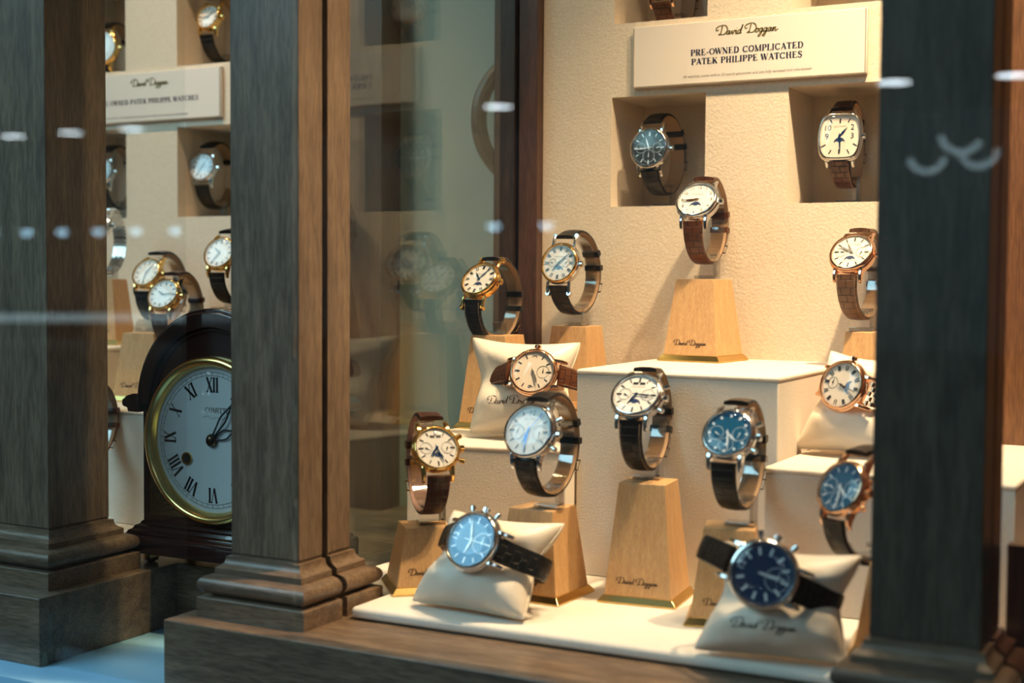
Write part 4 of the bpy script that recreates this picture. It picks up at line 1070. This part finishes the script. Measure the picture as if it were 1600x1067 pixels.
# ---------------------------------------------------------------- mantel clock
def clock():
    cx, yf, cz, Rr = -.7895, .920, .1072, .0730
    hw, zt = .0815, .1335
    e = empty('mantel_clock', (cx, yf + .035, BZ + .0004))
    O = MX.Translation((-cx, -(yf + .035), -(BZ + .0004)))
    XZ = MX(((1, 0, 0, 0), (0, 0, 1, 0), (0, 1, 0, 0), (0, 0, 0, 1)))   # poly (x,z) extruded along y
    def out(nm, mb, mt, par=None, **k): mb.xf(O); return mesh_obj(nm, mb, mt, par or e, **k)
    arch = lambda r, z, a0=0, a1=180, n=30: [(cx + r * cos(R_(a0 + (a1 - a0) * i / n)), z + r * sin(R_(a0 + (a1 - a0) * i / n))) for i in range(n + 1)]
    mb = MB(); mb.prism([(cx + hw, .022)] + arch(hw, zt) + [(cx - hw, .022)], yf, yf + .075, 0, XZ)
    body = out('case', mb, MAHOGANY, smooth=30, bevel=.001)
    # arched moulding
    mb = MB()
    for (r0, r1, ya, yb) in ((hw - .0125, hw + .0015, yf - .006, yf + .079), (hw - .010, hw + .0045, yf - .003, yf + .078), (hw - .016, hw - .012, yf - .0025, yf + .001)):
        mb.prism(arch(r1, zt + .002) + arch(r0, zt + .002)[::-1], ya, yb, 0, XZ)
    out('arched_moulding', mb, MAHOGANY, smooth=30, bevel=.0012, seg=3)
    for sx in (-1, 1):
        mb = MB(); prof = [(.000, -.0095), (.0125, -.0095), (.0135, -.006), (.0175, -.005), (.0195, -.0035), (.0195, .001), (.0165, .0028), (.0140, .005), (.006, .007), (0, .007)]
        pl = [(cx + sx * (hw - .002 + a), zt + .004 + b) for a, b in prof]
        mb.prism(pl if sx > 0 else pl[::-1], yf - .008, yf + .082, 0, XZ)
        out('shoulder_moulding', mb, MAHOGANY, smooth=40, bevel=.0008)
    # stepped base
    mb = MB(); rs = []
    for d, z in ((.0145, .0035), (.0150, .0160), (.0140, .0190), (.0105, .0200), (.0100, .0220), (.0070, .0235), (.0055, .0262), (.0025, .0275), (.0010, .0300), (0, .0305)):
        rs.append([(cx - hw - d, yf - d, z), (cx + hw + d, yf - d, z), (cx + hw + d, yf + .075 + d * .4, z), (cx - hw - d, yf + .075 + d * .4, z)])
    mb.rings(rs); out('stepped_base', mb, MAHOGANY, smooth=30, bevel=.0006)
    for sx in (-1, 1):
        for yy in (yf + .012, yf + .066):
            mb = MB()
            mb.lathe([(.0035, BZ + .0004), (.0062, BZ + .0022), (.0075, BZ + .0055), (.0062, BZ + .0092), (.0045, BZ + .0108), (.0060, BZ + .0130)], 20, 0, None, (cx + sx * (hw + .004) + (.002 if sx < 0 else 0), yy), True, True)
            o = out('ball_foot', mb, BRASS if sx < 0 else BRASS, smooth=60)
    # inlaid fans in the spandrels
    for sx in (-1, 1):
        mb = MB(); x0 = cx + sx * (hw - .008); z0 = .0365
        n = 7
        pts = [(x0 - sx * .050 * cos(R_(90 * i / n)) , z0 + .050 * sin(R_(90 * i / n))) for i in range(n + 1)]
        for i in range(n):
            a_, b_ = pts[i], pts[i + 1]; g = .06
            p1 = (a_[0] * (1 - g) + b_[0] * g, a_[1] * (1 - g) + b_[1] * g); p2 = (b_[0] * (1 - g) + a_[0] * g, b_[1] * (1 - g) + a_[1] * g)
            mb.prism([(x0, z0), p1, p2], yf - .0003, yf + .0003, 0, XZ)
        out('fan_inlay', mb, INLAY, body, smooth=0)
    # bezel, dial
    RX = MX.Translation((cx, yf, cz)) @ MX.Rotation(pi / 2, 4, 'X')          # lathe z -> -y (towards the viewer)
    mb = MB(); mb.lathe([(Rr, -.001), (Rr, .006), (Rr - .0015, .0088), (Rr - .0040, .0098), (Rr - .0062, .0088), (Rr - .0075, .0060), (Rr - .0095, .0036), (Rr - .0100, .0012)], 96)
    mb.xf(RX); out('bezel', mb, BRASS, smooth=50)
    mb = MB(); mb.lathe([(Rr - .0095, -.0005), (Rr - .0095, .0014)], 72, cap0=True, cap1=True); mb.xf(RX)
    d = out('dial', mb, CLOCKDIAL, smooth=30)
    rd = Rr - .0105; yd = yf - .0016
    mb = MB()
    def P_(r, a, y=yd): return (cx + r * sin(a), y, cz + r * cos(a))
    def ringq(r0, r1, n=120):
        for i in range(n):
            a, b = 2 * pi * i / n, 2 * pi * (i + 1) / n
            mb.add([P_(r0, a), P_(r0, b), P_(r1, b), P_(r1, a)], [(0, 1, 2, 3)])
    ringq(rd * .945, rd * .950); ringq(rd * .895, rd * .900)
    for i in range(60):
        a = 2 * pi * i / 60; w = .004 if i % 5 == 0 else .0022
        mb.add([P_(rd * .898, a - w), P_(rd * .898, a + w), P_(rd * .948, a + w), P_(rd * .948, a - w)], [(0, 1, 2, 3)])
    rom = ['XII', 'I', 'II', 'III', 'IIII', 'V', 'VI', 'VII', 'VIII', 'IX', 'X', 'XI']
    for k, t in enumerate(rom):
        q, w = serif_quads(t, .0128, -.02)
        a = 2 * pi * k / 12; rc = rd * .77
        for qq in q:
            pts = []
            for (x, y) in qq:
                x *= .70; y -= .0064
                r = rc + y
                pts.append((cx + r * sin(a) + x * cos(a), yd, cz + r * cos(a) - x * sin(a)))
            mb.add(pts, [(0, 1, 2, 3)])
    out('numerals', mb, BLACKINK, d, smooth=0)
    mb = MB(); q, w = serif_quads('COMITTI', .0050, .12)
    quads_mesh(mb, q, lambda a, b: (cx + .0045 + a * .85, yd, cz + .0235 + b))
    q2 = ribbon2d(catmull_xy([(-.015, 0), (-.010, .0015), (-.005, -.001), (0, .0005), (.005, -.001), (.010, .0015), (.015, 0)], 5), lambda d_, t: .0003)
    quads_mesh(mb, q2, lambda a, b: (cx + .0045 + a, yd, cz + .0195 + b))
    out('maker_lettering', mb, GREYINK, d, smooth=0)
    # winding hole
    hx, hz = cx - .0285, cz - .0175
    mb = MB(); mb.lathe([(.0056, .0015), (.0056, .0030), (.0042, .0030), (.0038, .0016)], 28, 0, None, (hx - cx, hz - cz)); mb.xf(RX); out('winding_eyelet', mb, BRASS, d, smooth=40)
    mb = MB(); mb.lathe([(.0040, .0014), (.0040, .0018)], 24, 0, None, (hx - cx, hz - cz), True, True); mb.xf(RX); out('winding_hole', mb, BLACKGAP, d, smooth=0)
    # hands: pierced leaf shape
    def hand(ang, ln, wd, y, nm):
        a = R_(ang); mb = MB()
        f = lambda u, v: (cx + sin(a) * u + cos(a) * v, y, cz + cos(a) * u - sin(a) * v)
        for s_ in (-1, 1):
            pts = catmull_xy([(.004, s_ * .0008), (ln * .25, s_ * wd * .6), (ln * .45, s_ * wd), (ln * .62, s_ * wd * .45), (ln * .72, s_ * .0004)], 6)
            mb.tube([f(*p) for p in pts], .00075, 6)
        mb.tube([f(ln * .70, 0), f(ln, 0)], .0007, 6)
        out(nm, mb, BLACKINK, smooth=50)
    hand(36, .052, .0032, yf - .0042, 'minute_hand'); hand(68, .036, .0040, yf - .0030, 'hour_hand')
    mb = MB(); mb.lathe([(.0058, .0016), (.0058, .0036), (.0045, .0052), (.0034, .0054), (.0034, .0062), (.0022, .0070)], 28, cap1=True); mb.xf(RX); out('hand_nut', mb, PATINA, smooth=40)
    mb = MB(); mb.lathe([(Rr - .0070, .0062), (.05, .0085), (.02, .0100), (.0005, .0104)], 60, cap0=True); mb.xf(RX); out('glass', mb, CRYSTAL, smooth=60)
    tag(e, 'arched dark mahogany mantel clock with brass bezel and roman numerals', 'clock')
clock()
